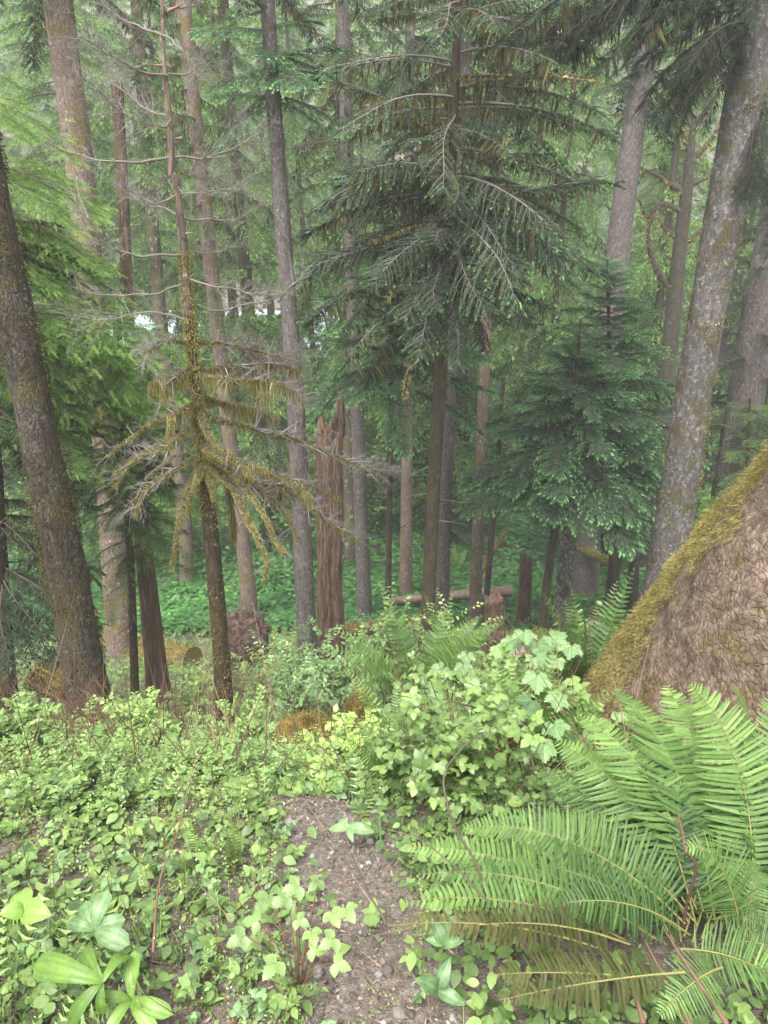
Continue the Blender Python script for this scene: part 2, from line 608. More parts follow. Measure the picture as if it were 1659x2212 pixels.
M['bark_pink'] = bark_mat('pale_brown_bark', (.085, .06, .05), (.165, .125, .105), (.27, .215, .185), moss=.5, mosscol=(.13, .1, .035), lichen=.15)
M['bark_grey'] = bark_mat('grey_brown_bark', (.05, .042, .038), (.105, .09, .083), (.18, .16, .148), moss=.2, mosscol=(.06, .05, .02), lichen=.25, scale=1.3, lichcol=(.21, .2, .19))
M['bark_dark'] = bark_mat('dark_wet_bark', (.018, .013, .009), (.042, .032, .022), (.08, .062, .04), moss=.55, mosscol=(.05, .042, .012))
M['bark_moss'] = bark_mat('mossy_bark', (.014, .012, .01), (.045, .038, .031), (.115, .1, .086), moss=.6, mosscol=(.055, .048, .02), lichen=.22, scale=1.3, stretch=.4, crk=.25, lichcol=(.13, .125, .11), bump=.8)
M['bark_lichen'] = bark_mat('lichen_bark', (.04, .036, .034), (.09, .082, .077), (.175, .163, .155), moss=.48, mosscol=(.06, .05, .022), lichen=.5, scale=1.0, lichcol=(.19, .19, .178))
M['bark_white'] = bark_mat('pale_lichen_bark', (.06, .056, .05), (.14, .13, .12), (.26, .25, .235), moss=.5, mosscol=(.06, .054, .018), lichen=.6, lichcol=(.3, .3, .28))
M['bark_giant'] = bark_mat('giant_spruce_bark', (.03, .02, .014), (.095, .069, .049), (.185, .147, .112), moss=.3, mosscol=(.075, .06, .022), lichen=.0, scale=.7, stretch=1.0, bump=.6, crk=.0)
M['cedar'] = bark_mat('cedar_bark', (.04, .026, .018), (.095, .066, .045), (.17, .125, .09), moss=.35, scale=1.0, stretch=.06, bump=.8)
M['rot'] = bark_mat('rotten_wood', (.03, .016, .01), (.11, .068, .047), (.22, .165, .13), moss=.12, scale=1.0, stretch=.12, bump=1.0, crk=.4)
M['log'] = bark_mat('mossy_log', (.06, .04, .026), (.12, .085, .06), (.2, .16, .12), moss=.85, mosscol=(.12, .095, .022), scale=.8, stretch=.8)
M['palelog'] = bark_mat('weathered_log', (.09, .06, .045), (.19, .135, .105), (.31, .245, .2), moss=.25, scale=.9, stretch=.8)
M['rock'] = noise_mat('pale_rock', [(.3, (.2, .21, .21)), (.5, (.34, .36, .37)), (.7, (.46, .48, .49))], 30, 8, .7)
M['charred'] = noise_mat('charred_wood', [(.3, (.018, .014, .012)), (.55, (.045, .037, .032)), (.75, (.11, .075, .055))], 14, 8, .75, .8)
M['rootwad'] = noise_mat('torn_roots', [(.3, (.025, .016, .012)), (.5, (.085, .056, .045)), (.7, (.19, .13, .11))], 9, 8, .9, 1.0, .06)
M['mossmound'] = noise_mat('moss_cushion', [(.3, (.06, .04, .01)), (.5, (.13, .09, .02)), (.7, (.22, .16, .035))], 40, 6, .95, .8)
M['bud'] = tint_mat('pale_buds', [(.4, .42, .36), (.62, .63, .56)])
M['gravel'] = tint_mat('gravel_stones', [(.045, .038, .032), (.1, .088, .077), (.165, .148, .134), (.26, .25, .24)], .7)
M['litter'] = tint_mat('forest_litter', [(.05, .028, .018), (.12, .075, .05), (.2, .14, .1), (.3, .22, .16)], .8)

# ------------------------------------------------------------------ setting: ground, river, haze
def soil_mat():
    m, nt, b, out = new_mat('forest_soil')
    tc = nt.nodes.new("ShaderNodeTexCoord")
    n1 = N_(nt, "ShaderNodeTexNoise", Scale=38.0, Detail=9.0, Roughness=.7)
    n2 = N_(nt, "ShaderNodeTexNoise", Scale=1.6, Detail=5.0)
    n3 = N_(nt, "ShaderNodeTexVoronoi", Scale=75.0)
    n4 = N_(nt, "ShaderNodeTexNoise", Scale=160.0, Detail=3.0)
    for n in (n1, n2, n3, n4):
        nt.links.new(tc.outputs["Object"], n.inputs["Vector"])
    c = ramp(nt, n1.outputs[0], [(.3, (.055, .046, .039)), (.5, (.132, .116, .1)), (.68, (.23, .206, .184))])
    c2 = ramp(nt, n2.outputs[0], [(.35, (.7, .68, .62)), (.65, (1.15, 1.05, 1.0))])
    mu = N_(nt, "ShaderNodeMix", data_type='RGBA', blend_type='MULTIPLY')
    mu.inputs[0].default_value = .8
    nt.links.new(c, mu.inputs[6])
    nt.links.new(c2, mu.inputs[7])
    f = ramp(nt, n3.outputs["Distance"], [(.0, (1, 1, 1)), (.25, (0, 0, 0))])
    c3 = mixc(nt, f, mu.outputs[2], (.22, .18, .155))
    nt.links.new(c3, b.inputs["Base Color"])
    b.inputs["Roughness"].default_value = .85
    bp = N_(nt, "ShaderNodeBump", Strength=.8, Distance=.015)
    mx = N_(nt, "ShaderNodeMath", operation='ADD')
    nt.links.new(n1.outputs[0], mx.inputs[0])
    nt.links.new(n4.outputs[0], mx.inputs[1])
    nt.links.new(mx.outputs[0], bp.inputs["Height"])
    nt.links.new(bp.outputs[0], b.inputs["Normal"])
    return m


def build_ground():
    s = np.linspace(-1, 1, 261)
    x = 300 * np.sinh(5.6 * s) / math.sinh(5.6)
    u = np.linspace(0, 1, 330)
    y = -12 + 13 * np.minimum(u / .08, 1)
    u2 = np.clip((u - .08) / .92, 0, 1)
    y = y + 390 * (np.exp(5.2 * u2) - 1) / (math.exp(5.2) - 1)
    X, Y = np.meshgrid(x, y)
    Z = ground(X, Y)
    v = np.stack([X, Y, Z], -1).reshape(-1, 3)
    ny, nx = X.shape
    i = np.arange(ny - 1)[:, None] * nx
    j = np.arange(nx - 1)[None]
    f = np.stack([i + j, i + j + 1, i + nx + j + 1, i + nx + j], -1).reshape(-1, 4)
    mb = MB()
    mb.add(v, f)
    o = mb.build('ground', soil_mat())
    tag(o, kind='structure')


build_ground()


def build_river():
    m, nt, b, out = new_mat('glacial_water')
    b.inputs["Base Color"].default_value = (.42, .52, .58, 1)
    b.inputs["Roughness"].default_value = .25
    tc = nt.nodes.new("ShaderNodeTexCoord")
    n = N_(nt, "ShaderNodeTexNoise", Scale=1.2, Detail=5.0)
    nt.links.new(tc.outputs["Object"], n.inputs["Vector"])
    bp = N_(nt, "ShaderNodeBump", Strength=.5, Distance=.2)
    nt.links.new(n.outputs[0], bp.inputs["Height"])
    nt.links.new(bp.outputs[0], b.inputs["Normal"])
    mb = MB()
    X, Y = np.meshgrid(np.linspace(-90, 90, 60), np.linspace(58, 94, 14))
    v = np.stack([X, Y, -12.35 + .04 * vnoise(np.stack([X, Y, 0 * X], -1), 3)], -1).reshape(-1, 3)
    i = np.arange(13)[:, None] * 60
    j = np.arange(59)[None]
    f = np.stack([i + j, i + j + 1, i + 60 + j + 1, i + 60 + j], -1).reshape(-1, 4)
    mb.add(v, f)
    tag(mb.build('river', m), 'milky pale blue river glimpsed between the trunks', kind='structure')


build_river()


def build_haze(density):
    m = bpy.data.materials.new('haze_air')
    m.use_nodes = True
    nt = m.node_tree
    nt.nodes.remove(nt.nodes["Principled BSDF"])
    pv = nt.nodes.new("ShaderNodeVolumePrincipled")
    pv.inputs["Color"].default_value = (.93, .95, .93, 1)
    pv.inputs["Density"].default_value = density
    pv.inputs["Anisotropy"].default_value = 0.0
    nt.links.new(pv.outputs[0], nt.nodes["Material Output"].inputs["Volume"])
    x0, x1, y0, y1, z0, z1 = -310, 310, -20, 402, -16, 150
    v = [[x, y, z] for z in (z0, z1) for y in (y0, y1) for x in (x0, x1)]
    f = [[0, 2, 3, 1], [4, 5, 7, 6], [0, 1, 5, 4], [2, 6, 7, 3], [0, 4, 6, 2], [1, 3, 7, 5]]
    mb = MB()
    mb.add(v, f)
    o = mb.build('haze', m, smooth=False)
    tag(o, 'thin pale mist hanging through the forest', kind='stuff')


HAZE = .002
if HAZE:
    build_haze(HAZE)


# ------------------------------------------------------------------ conifer branches
FRINGE_V, FRINGE_F = [], []


def fringe_tpl(n=6, nl=.22):
    """twiglet with flat needle rows: triangles"""
    v, f = [], []
    for k in range(n):
        x = .08 + .86 * k / (n - 1)
        L = nl * (1 - .35 * x)
        for s in (-1, 1):
            b = len(v)
            v += [[x - .028, 0, 0], [x + .05, 0, 0], [x + L * .45, s * L, .02]]
            f.append([b, b + 1, b + 2])
    return np.array(v), np.array(f)


FRINGE = fringe_tpl()


def conifer_branch(rng, nsec=18, nter=8, lsec=.38, lter=.10, wter=.022, droop=.18, arch=.06, tpl=KITE, ang=58, start=.08, twig_r=.006, moss=0, up=.0, weep=.5, bare=0.0, t0=.22, tg=1.0):
    """unit-length branch along +x: returns list of (v,f,t,slot)"""
    mb = MB()

    def curve(s):
        return np.stack([s, .02 * np.sin(s * 7 + rng.uniform(0, 6)), arch * np.sin(s * 2.6) - droop * s ** 2 + up * s], -1)
    sm = np.linspace(0, 1, 10)
    cp = curve(sm)
    tube(mb, cp, twig_r * (1.6 - 1.4 * sm), 4, .35 + 0 * sm, 1, cap=False)
    s = np.repeat(np.linspace(start, .97, nsec), 2) + rng.uniform(-.015, .015, nsec * 2)
    side = np.tile([1, -1], nsec)
    P = np.stack([np.interp(s, sm, cp[:, k]) for k in range(3)], -1)
    prof = np.clip(.35 + 1.2 * s, 0, 1) * np.clip(1.08 - s, 0, 1) ** .7 * 1.25
    L = lsec * prof * rng.uniform(.7, 1.15, len(s))
    a = np.radians(ang * rng.uniform(.8, 1.15, len(s)) - 14 * s)
    D = np.stack([np.cos(a), side * np.sin(a), rng.normal(-.08, .12, len(s))], -1)
    D = unit(D)
    if bare:
        keep = rng.uniform(0, 1, len(s)) > bare
        s, side, P, L, D = s[keep], side[keep], P[keep], L[keep], D[keep]
    cones(mb, P, D, L, twig_r * .45, -weep * .4, .4, 1, rings=3)
    t = (np.arange(nter) + .5) / nter
    T = np.repeat(t[None], len(s), 0) + rng.uniform(-.03, .03, (len(s), nter))
    pos = P[:, None] + D[:, None] * (L[:, None] * T)[..., None]
    pos[..., 2] -= weep * .4 * L[:, None] * T ** 2
    sg = np.where((np.arange(nter) % 2 == 0)[None], 1, -1) * np.ones_like(T)
    b = np.radians(48) * sg * rng.uniform(.6, 1.2, T.shape)
    c_, s_ = np.cos(b), np.sin(b)
    d2 = np.stack([D[:, None, 0] * c_ - D[:, None, 1] * s_, D[:, None, 0] * s_ + D[:, None, 1] * c_, D[:, None, 2] - weep * rng.uniform(.1, .8, T.shape)], -1)
    l2 = lter * (1 - .45 * T) * rng.uniform(.75, 1.25, T.shape)
    # tips of secondaries
    tp = P + D * L[:, None] * .93
    tp[:, 2] -= weep * .4 * L * .9
    pos = np.concatenate([pos.reshape(-1, 3), tp, curve(np.array([.96, .98]))])
    d2 = np.concatenate([d2.reshape(-1, 3), D + [0, 0, -weep * .4], [[1, .2, -.3], [1, -.2, -.3]]])
    l2 = np.concatenate([l2.ravel(), np.full(len(tp), lter * .9), [lter, lter]])
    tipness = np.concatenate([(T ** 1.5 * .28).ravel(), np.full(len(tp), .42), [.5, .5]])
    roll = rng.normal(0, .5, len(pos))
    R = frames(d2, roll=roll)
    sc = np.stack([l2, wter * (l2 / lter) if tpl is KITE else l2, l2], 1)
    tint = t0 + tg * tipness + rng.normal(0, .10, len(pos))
    scatter(mb, tpl[0], tpl[1], pos, R, sc, tint, 0)
    if moss:
        k = moss
        sx = rng.uniform(.05, .9, k)
        mp = curve(sx) + rng.normal(0, .02, (k, 3)) * [1, 1, .2]
        scatter(mb, *BLADE, mp, frames(np.tile([[0, 0, -1.0]], (k, 1)) + rng.normal(0, .15, (k, 3)), roll=rng.uniform(0, 6, k)),
                np.stack([rng.uniform(.05, .16, k), rng.uniform(.008, .02, k), np.full(k, .1)], 1), rng.uniform(.1, .8, k), 2)
    return [(np.concatenate(mb.v)[:0], None, None, None), mb]


class Tpl:
    """a finished template: list of chunks (v,f,t,mat)"""

    def __init__(self, mb):
        self.ch = []
        off = 0
        for v, t, (f, m) in zip(mb.v, mb.t, mb.f):
            self.ch.append((v, f - off, t, m))
            off += len(v)
        # merge by (mat, width)
        g = {}
        for v, f, t, m in self.ch:
            g.setdefault((m, f.shape[1]), []).append((v, f, t))
        self.ch = []
        for (m, w), L in g.items():
            o, V, F, T = 0, [], [], []
            for v, f, t in L:
                V.append(v); F.append(f + o); T.append(t); o += len(v)
            self.ch.append((np.concatenate(V), np.concatenate(F), np.concatenate(T), m))

    def put(self, mb, pos, R, sc, dt=0.0, mats=None):
        pos = np.atleast_2d(pos)
        for v, f, t, m in self.ch:
            mm = m if mats is None else mats[m]
            scatter(mb, v, f, pos, R, sc, dt, mm, tt=t)

    def nf(self):
        return sum(len(f) for _, f, _, _ in self.ch)


def tpls(n, seed, **kw):
    r = np.random.default_rng(seed)
    return [Tpl(conifer_branch(r, **kw)[1]) for _ in range(n)]


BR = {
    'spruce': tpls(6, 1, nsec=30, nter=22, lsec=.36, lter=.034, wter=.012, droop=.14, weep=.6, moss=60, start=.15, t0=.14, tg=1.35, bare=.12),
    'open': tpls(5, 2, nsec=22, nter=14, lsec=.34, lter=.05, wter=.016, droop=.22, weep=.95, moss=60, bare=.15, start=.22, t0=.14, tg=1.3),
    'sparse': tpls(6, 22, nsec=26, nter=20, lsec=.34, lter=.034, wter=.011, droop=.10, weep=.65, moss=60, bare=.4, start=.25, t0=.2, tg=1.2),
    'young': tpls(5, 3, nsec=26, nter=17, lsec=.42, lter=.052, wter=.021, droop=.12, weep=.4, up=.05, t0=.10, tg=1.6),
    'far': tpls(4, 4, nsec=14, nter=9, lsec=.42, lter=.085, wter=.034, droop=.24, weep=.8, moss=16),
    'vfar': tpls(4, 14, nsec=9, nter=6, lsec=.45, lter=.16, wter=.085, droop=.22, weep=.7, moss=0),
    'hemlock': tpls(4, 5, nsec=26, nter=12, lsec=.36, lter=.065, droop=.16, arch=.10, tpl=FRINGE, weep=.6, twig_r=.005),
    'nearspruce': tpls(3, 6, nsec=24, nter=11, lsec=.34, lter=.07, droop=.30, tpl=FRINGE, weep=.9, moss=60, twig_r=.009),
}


def put_branches(mb, style, pos, az, tilt, length, rng, dt=0.0, roll=.25, width=1.0):
    """branches as transformed copies of the templates"""
    pos = np.atleast_2d(pos)
    n = len(pos)
    az, tilt, length = (np.broadcast_to(np.asarray(q, float), (n,)) for q in (az, tilt, length))
    d = np.stack([np.cos(az) * np.cos(tilt), np.sin(az) * np.cos(tilt), np.sin(tilt)], 1)
    R = frames(d, roll=rng.normal(0, roll, n))
    w = np.minimum(length * width, length * .25 + 1.1)
    sc = np.stack([length, w, length], 1)
    dt = np.broadcast_to(np.asarray(dt, float), (n,))
    which = rng.integers(0, len(BR[style]), n)
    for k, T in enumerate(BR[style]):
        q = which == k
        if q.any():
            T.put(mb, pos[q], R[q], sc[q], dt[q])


# ------------------------------------------------------------------ trunks
def trunk_mesh(name, mat, parent, origin, pts, rad, seg=20, step=.12, rough=.06, freq=(5, 5, 1.6), seed=0, flare=.0, tint=.5):
    pts = np.asarray(pts, float)
    L = np.linalg.norm(pts[-1] - pts[0])
    n = int(np.clip(L / step, 12, 160))
    P = smooth_path(pts, n)
    kk = np.linspace(0, 1, len(pts))
    R = np.interp(np.linspace(0, 1, n), kk, rad)
    h = np.linalg.norm(P - P[0], axis=1)
    R = R * (1 + flare * np.exp(-h / .35))
    mb = MB()
    tube(mb, P, R, seg, tint, 0, True, rough, freq, seed)
    return mb.build(name, mat, parent, origin)


def px_path(spec, Y, top_extra=3.0):
    """pixel centreline [(px,py,width)] bottom to top at distance Y -> world points, radii (with the foot carried down to the ground)"""
    pts = [at(px, py, Y) for px, py, w in spec]
    rad = [w * .5 * depth(px, py, Y) / FPX for px, py, w in spec]
    d = pts[1] - pts[0]
    d = d / max(d[2], .05)
    gz = float(ground(pts[0][0], Y)) - .12
    drop = pts[0][2] - gz
    if drop > .05:
        pts.insert(0, pts[0] - d * drop)
        rad.insert(0, rad[0] * 1.06)
    if top_extra:
        d = pts[-1] - pts[-2]
        d = d / max(d[2], .05)
        k = 1.0
        while k < top_extra + .5:
            pts.append(pts[-1] + d * 1.0)
            rad.append(max(rad[-1] * .97, .015))
            k += 1
    return np.array(pts), np.array(rad)


def crown(mb, style, pts, rad, z0, z1, n, Lfun, tilt, rng, dt=0.0, az_range=None, dtz=0.0, whorl=0):
    """branches round the trunk between heights z0..z1"""
    if whorl:
        nw = max(1, n // whorl)
        z = np.repeat(np.linspace(z0, z1, nw) + rng.normal(0, .08, nw), whorl) + rng.normal(0, .16, nw * whorl)
        z = np.clip(z, z0 - .3, z1)
        n = nw * whorl
    else:
        z = np.sort(rng.uniform(z0, z1, n))
    t = (z - z0) / max(z1 - z0, .01)
    if az_range is None:
        az = (np.arange(n) * 2.39996 + rng.normal(0, .35, n)) % (2 * math.pi)
    else:
        az = rng.uniform(*az_range, n)
    zz = np.maximum.accumulate(pts[:, 2] + np.arange(len(pts)) * 1e-6)
    p = np.stack([np.interp(z, zz, pts[:, 0]), np.interp(z, zz, pts[:, 1]), z], 1)
    L = Lfun(np.clip(t, 0, 1)) * rng.uniform(.5, 1.2, n) ** .8
    tl = np.radians(tilt[0] + (tilt[1] - tilt[0]) * t + rng.normal(0, 10, n))
    put_branches(mb, style, p, az, tl, L, rng, dt + dtz * t + rng.normal(0, .05, n))


TRUNKS = {}


def tree(name, label, Y, spec, bark, cat='tree', group=None, crowns=(), needles='spruce', top_extra=3.0, seg=18, rough=.06, seed=None, flare=.25, wood='twig', step=.14, extra=None):
    seed = (len(TRUNKS) + 1) if seed is None else seed
    rng = np.random.default_rng(100 + seed)
    pts, rad = px_path(spec, Y, top_extra)
    base = pts[0].copy()
    root = empty(name, base, label, cat, group)
    trunk_mesh('trunk', M[bark], root, base, pts, rad, seg=seg, rough=rough, seed=seed, flare=flare, step=step)
    TRUNKS[label] = (root, pts, rad, base, rng)
    if crowns:
        mb = MB()
        for c in crowns:
            c = dict(c)
            y0, y1 = c.pop('py')
            px0 = spec[0][0]
            z0 = at(px0, y0, Y)[2]
            z1 = at(px0, y1, Y)[2]
            crown(mb, c.pop('style', 'spruce'), pts, rad, z0, z1, c.pop('n'), c.pop('L'), c.pop('tilt', (-25, 15)), rng, **c)
        if extra:
            extra(mb, pts, rad, rng)
        ns = 26
        zs = rng.uniform(pts[0][2] + 1.2, pts[0][2] + .75 * (pts[-1][2] - pts[0][2]), ns)
        zz = np.maximum.accumulate(pts[:, 2] + np.arange(len(pts)) * 1e-6)
        q = np.stack([np.interp(zs, zz, pts[:, 0]), np.interp(zs, zz, pts[:, 1]), zs], 1)
        cones(mb, q, np.stack([rng.normal(0, 1, ns), rng.normal(0, 1, ns), rng.normal(-.2, .3, ns)], 1), rng.uniform(.2, .8, ns) + np.interp(zs, zz, rad), rng.uniform(.005, .012, ns), rng.uniform(-.2, .1, ns), rng.uniform(.3, .9, ns), 1)
        mb.build('crown', [M[needles], M[wood], M['crownmoss']], root, base)
    return root

# ------------------------------------------------------------------ the trees, front to back
R360 = None


def lf(a, b, p=1.0):
    """branch length: b at the bottom of the crown, a at the top"""
    return lambda t: b + (a - b) * t ** p


# giant flared trunk on the right: radius solved from its left edge
def build_giant():
    rng = np.random.default_rng(55)
    axd, axaz = 5.2, math.radians(40.0)
    ax = np.array([axd * math.sin(axaz), axd * math.cos(axaz)])
    edge = [(1225, 1600), (1262, 1545), (1310, 1470), (1360, 1392), (1402, 1330), (1440, 1275), (1500, 1192), (1560, 1112), (1610, 1062), (1659, 1005), (1740, 910)]
    zs, rs = [], []
    for e in edge:
        d = ray(*e)
        h = math.hypot(d[0], d[1])
        a = math.atan2(d[0], d[1])
        r = axd * math.sin(axaz - a)
        dist = math.sqrt(axd ** 2 - r ** 2)
        zs.append(CAM_Z + d[2] / h * dist)
        rs.append(r)
    zs, rs = np.array(zs), np.array(rs)
    o = np.argsort(zs)
    zs, rs = zs[o], rs[o]
    zs = np.concatenate([[zs[0] - 1.0], zs, [zs[-1] + .8, zs[-1] + 2.2, 6]])
    rs = np.concatenate([[rs[0] + .5], rs, [rs[-1] - .14, rs[-1] - .2, rs[-1] - .26]])
    z = np.concatenate([np.linspace(zs[0], 1.2, 230), np.linspace(1.25, 6, 60)])
    r = np.interp(z, zs, rs)
    k = np.ones(9) / 9
    r = np.concatenate([r[:4], np.convolve(r, k, 'valid'), r[-4:]])
    na = 420
    a = np.linspace(0, 2 * math.pi, na, endpoint=False)
    # outward angle measured from world +x; silhouette on the left as the camera sees it
    toc = math.atan2(-ax[1], -ax[0])
    A, Z = np.meshgrid(a, z)
    Rr = np.repeat(r[:, None], na, 1)
    dirx, diry = np.cos(A), np.sin(A)
    q = np.stack([ax[0] + dirx * Rr, ax[1] + diry * Rr, Z], -1)
    n1 = fbm(q * 1.3, 3, 3)
    # flaky plates: terraces of noise
    pl = fbm(q * np.array([7.0, 7.0, 7.0]) + n1[..., None] * 1.5, 4, 9)
    plates = np.floor(pl * 5) / 5 * .6 + pl * .4
    fine = fbm(q * 32, 3, 21)
    rel = (A - (toc - math.pi / 2) + math.pi) % (2 * math.pi) - math.pi   # 0 on the left silhouette, + towards the camera
    lob = .10 * np.sin(3 * rel + .4) * np.sin(np.clip(rel, 0, math.pi)) * np.clip(-Z * .5, 0, 1)
    disp = .05 * n1 * np.sin(np.clip(np.abs(rel), 0, 1.2)) + .026 * plates + .010 * fine
    Rr = Rr + lob + disp - .02
    v = np.stack([ax[0] + dirx * Rr, ax[1] + diry * Rr, Z], -1)
    i = np.arange(len(z) - 1)[:, None] * na
    j = np.arange(na)[None]
    f = np.stack([i + j, i + (j + 1) % na, i + na + (j + 1) % na, i + na + j], -1).reshape(-1, 4)
    base = np.array([ax[0], ax[1], float(ground(ax[0], ax[1]))])
    root = empty('giant_tree', base, 'huge flared tree base with scaly brown bark and a golden moss edge beside the ferns', 'tree')
    mb = MB()
    mb.add(v.reshape(-1, 3), f)
    mb.build('trunk', M['bark_giant'], root, base)
    # moss: thick fuzz along the left flank
    mb = MB()
    N = 190000
    aa = rng.uniform(-.85, 1.05, N)
    zi = rng.uniform(0, 1, N) ** .9
    zz = zs[1] - .5 + zi * (1.15 - zs[1] + .5)
    width = np.interp(zz, [-2.4, -1.6, -.8, 0, 1.2], [1.0, .82, .50, .42, .40])
    w3 = fbm(np.stack([aa * 4, zz * 2.6, 0 * zz], -1), 3, 31)
    keep = (aa < width + .38 * w3) & (fbm(np.stack([aa * 9, zz * 6, 0 * zz], -1), 2, 41) > -.6 + .7 * np.clip(aa / width, 0, 1) ** 3)
    aa, zz = aa[keep], zz[keep]
    ang = toc - math.pi / 2 + aa
    ja = np.round((ang % (2 * math.pi)) / (2 * math.pi) * na).astype(int) % na
    iz = np.clip(np.searchsorted(z, zz), 0, len(z) - 1)
    rad = Rr[iz, ja]
    clump = .5 + .5 * fbm(np.stack([aa * 14, zz * 9, 0 * zz], -1), 3, 51)
    out = np.stack([np.cos(ang), np.sin(ang), 0 * ang], 1)
    lift = rng.uniform(0, 1, len(aa)) * (.02 + .13 * clump) * np.clip((width[keep] + .25 - aa) / .35, .15, 1)
    p = np.stack([ax[0], ax[1], 0])[None] * 1.0 + out * (rad + lift)[:, None]
    p[:, 2] = zz
    d = unit(out * rng.uniform(.3, 1.0, len(aa))[:, None] + np.array([0, 0, -.55]) + rng.normal(0, .35, (len(aa), 3)))
    sc = np.stack([rng.uniform(.012, .042, len(aa)), rng.uniform(.0022, .005, len(aa)), np.full(len(aa), .02)], 1)
    scatter(mb, *KITE, p, frames(d, roll=rng.uniform(0, 6, len(aa))), sc, .18 + .5 * clump + rng.normal(0, .13, len(aa)), 0)
    # a few pale dead sprigs caught in it
    s = rng.integers(0, len(aa), 60)
    cones(mb, p[s] + out[s] * .02, rdirs(60, rng, -.4, .8) + out[s] * .6, rng.uniform(.03, .07, 60), .0016, .3, .9, 1)
    tag(mb.build('moss', [M['orangemoss'], M['greytwig']], root, base), kind='stuff')


build_giant()

# near left trunk
tree('leaning_tree', 'thick dark mossy trunk leaning out of the left edge of the view', 6.5,
     [(195, 1530, 90), (160, 1330, 82), (120, 1110, 78), (80, 910, 78), (42, 730, 80), (2, 540, 82), (-43, 330, 84)],
     'bark_moss', seg=72, rough=.16, step=.035, flare=.2, top_extra=4)
tree('dark_tree', 'dark trunk at the far left edge standing behind the leaning mossy trunk', 8.0,
     [(18, 1530, 46), (8, 1400, 40), (-4, 1200, 38), (-20, 900, 34)], 'bark_dark', seg=16,
     crowns=[dict(py=(1330, 500), n=40, L=lf(.9, 1.4), tilt=(-30, -5), style='spruce', az_range=(-1.3, 1.2))])
# left hemlock with long bright drooping boughs, trunk outside the frame
def hemlock_boughs(mb, pts, rad, rng):
    for (py0, tx, ty, n, spread, dt) in ((150, 40, 250, 3, 50, .10), (210, 165, 300, 5, 30, .24), (360, 215, 440, 6, 36, .22), (470, 255, 600, 6, 40, .12), (560, 270, 660, 5, 30, .1),
                                         (640, 340, 830, 6, 40, .06), (700, 415, 800, 6, 45, .08), (760, 330, 900, 5, 40, .04), (850, 250, 960, 5, 50, -.05), (60, -10, 130, 3, 50, .1)):
        for k in range(n):
            Y = 8.2 + rng.normal(0, .45)
            a = at(-130 + rng.normal(0, 20), py0 + rng.normal(0, 18), Y)
            b = at(tx + rng.uniform(-120, 12), ty + rng.normal(0, spread), Y - rng.uniform(-.2, .8))
            d = b - a
            L = np.linalg.norm(d)
            put_branches(mb, 'hemlock', a[None], math.atan2(d[1], d[0]), math.asin(d[2] / L) + .10, L, rng, dt + .08 + rng.normal(0, .05), roll=.2, width=.75)


tree('hemlock_tree', 'hemlock at the left edge with bright yellow-green drooping boughs', 8.6,
     [(-110, 1500, 44), (-120, 1000, 40), (-140, 400, 34), (-150, 100, 30)], 'bark_brown', needles='hemlock', wood='twig',
     crowns=[dict(py=(-60, -200), n=3, L=lf(1.0, 1.2), tilt=(-12, 6), style='hemlock')], extra=hemlock_boughs)
tree('hemlock_tree', 'shaded hemlock between the leaning trunk and the cedar, low branches hiding its stem', 8.6,
     [(292, 1520, 18), (284, 1260, 17), (270, 1000, 15), (262, 800, 12), (255, 640, 8)], 'bark_dark', needles='hemlock', wood='twig', top_extra=.5,
     crowns=[dict(py=(1230, 660), n=90, L=lf(.35, 1.05), tilt=(-15, 5), style='hemlock', dt=-.08)])
tree('cedar_tree', 'stringy brown cedar trunk with a broad foot behind the thin dark stem', 9.2,
     [(348, 1525, 52), (335, 1420, 44), (318, 1260, 38), (304, 1120, 34), (292, 960, 30), (284, 800, 24)], 'cedar', seg=32, rough=.14, flare=.35,
     crowns=[dict(py=(1150, 700), n=34, L=lf(.5, .9), tilt=(-20, 0), style='spruce')])

# right hand trunks
def hanging_boughs(mb, pts, rad, rng):
    for (sx, sy, tx, ty, dY) in ((1620, 40, 1365, 205, -.3), (1622, 20, 1385, 130, -.6), (1615, 70, 1420, 260, -.2), (1628, -20, 1340, 60, -.4), (1612, 90, 1480, 250, -.8), (1625, 10, 1440, 190, .3), (1620, 50, 1450, 120, -.9),
                                 (1640, -60, 1245, 40, -.8), (1640, -80, 1130, 35, -.5), (1640, -90, 1060, 10, -.9), (1640, -70, 1180, 70, -1.2), (1655, 200, 1600, 420, -.5), (1640, 330, 1690, 560, -.5)):
        a, b = at(sx, sy, 12.5), at(tx, ty, 12.5 + dY)
        d = b - a
        L = np.linalg.norm(d)
        for q in range(2):
            put_branches(mb, 'nearspruce', a[None] + [0, 0, -.12 * q], math.atan2(d[1], d[0]) + rng.normal(0, .1), math.asin(d[2] / L) + .14 - .1 * q, L * (1 - .15 * q), rng, -.2 + rng.normal(0, .03), roll=.35, width=.8)


tree('spruce_tree', 'tall lichen-spotted mossy trunk leaning right behind the giant tree base', 12.5,
     [(1404, 1370, 92), (1434, 1260, 82), (1455, 1130, 77), (1490, 900, 75), (1533, 640, 77), (1583, 350, 77), (1626, 100, 76), (1654, -60, 75)],
     'bark_lichen', seg=56, rough=.11, step=.06, flare=.1, top_extra=4, extra=hanging_boughs, wood='twig',
     crowns=[dict(py=(-150, -400), n=10, L=lf(1.5, 2.0), tilt=(-30, -15), style='nearspruce', dt=-.1)])
tree('spruce_tree', 'grey trunk at the right edge behind the lichen-spotted spruce', 16.5,
     [(1548, 1250, 80), (1572, 1100, 76), (1598, 930, 74), (1628, 760, 76), (1660, 580, 76), (1700, 380, 76)], 'bark_grey', seg=32, rough=.06,
     crowns=[dict(py=(1180, 500), n=46, L=lf(1.4, 1.9), tilt=(-25, -5), style='spruce')])

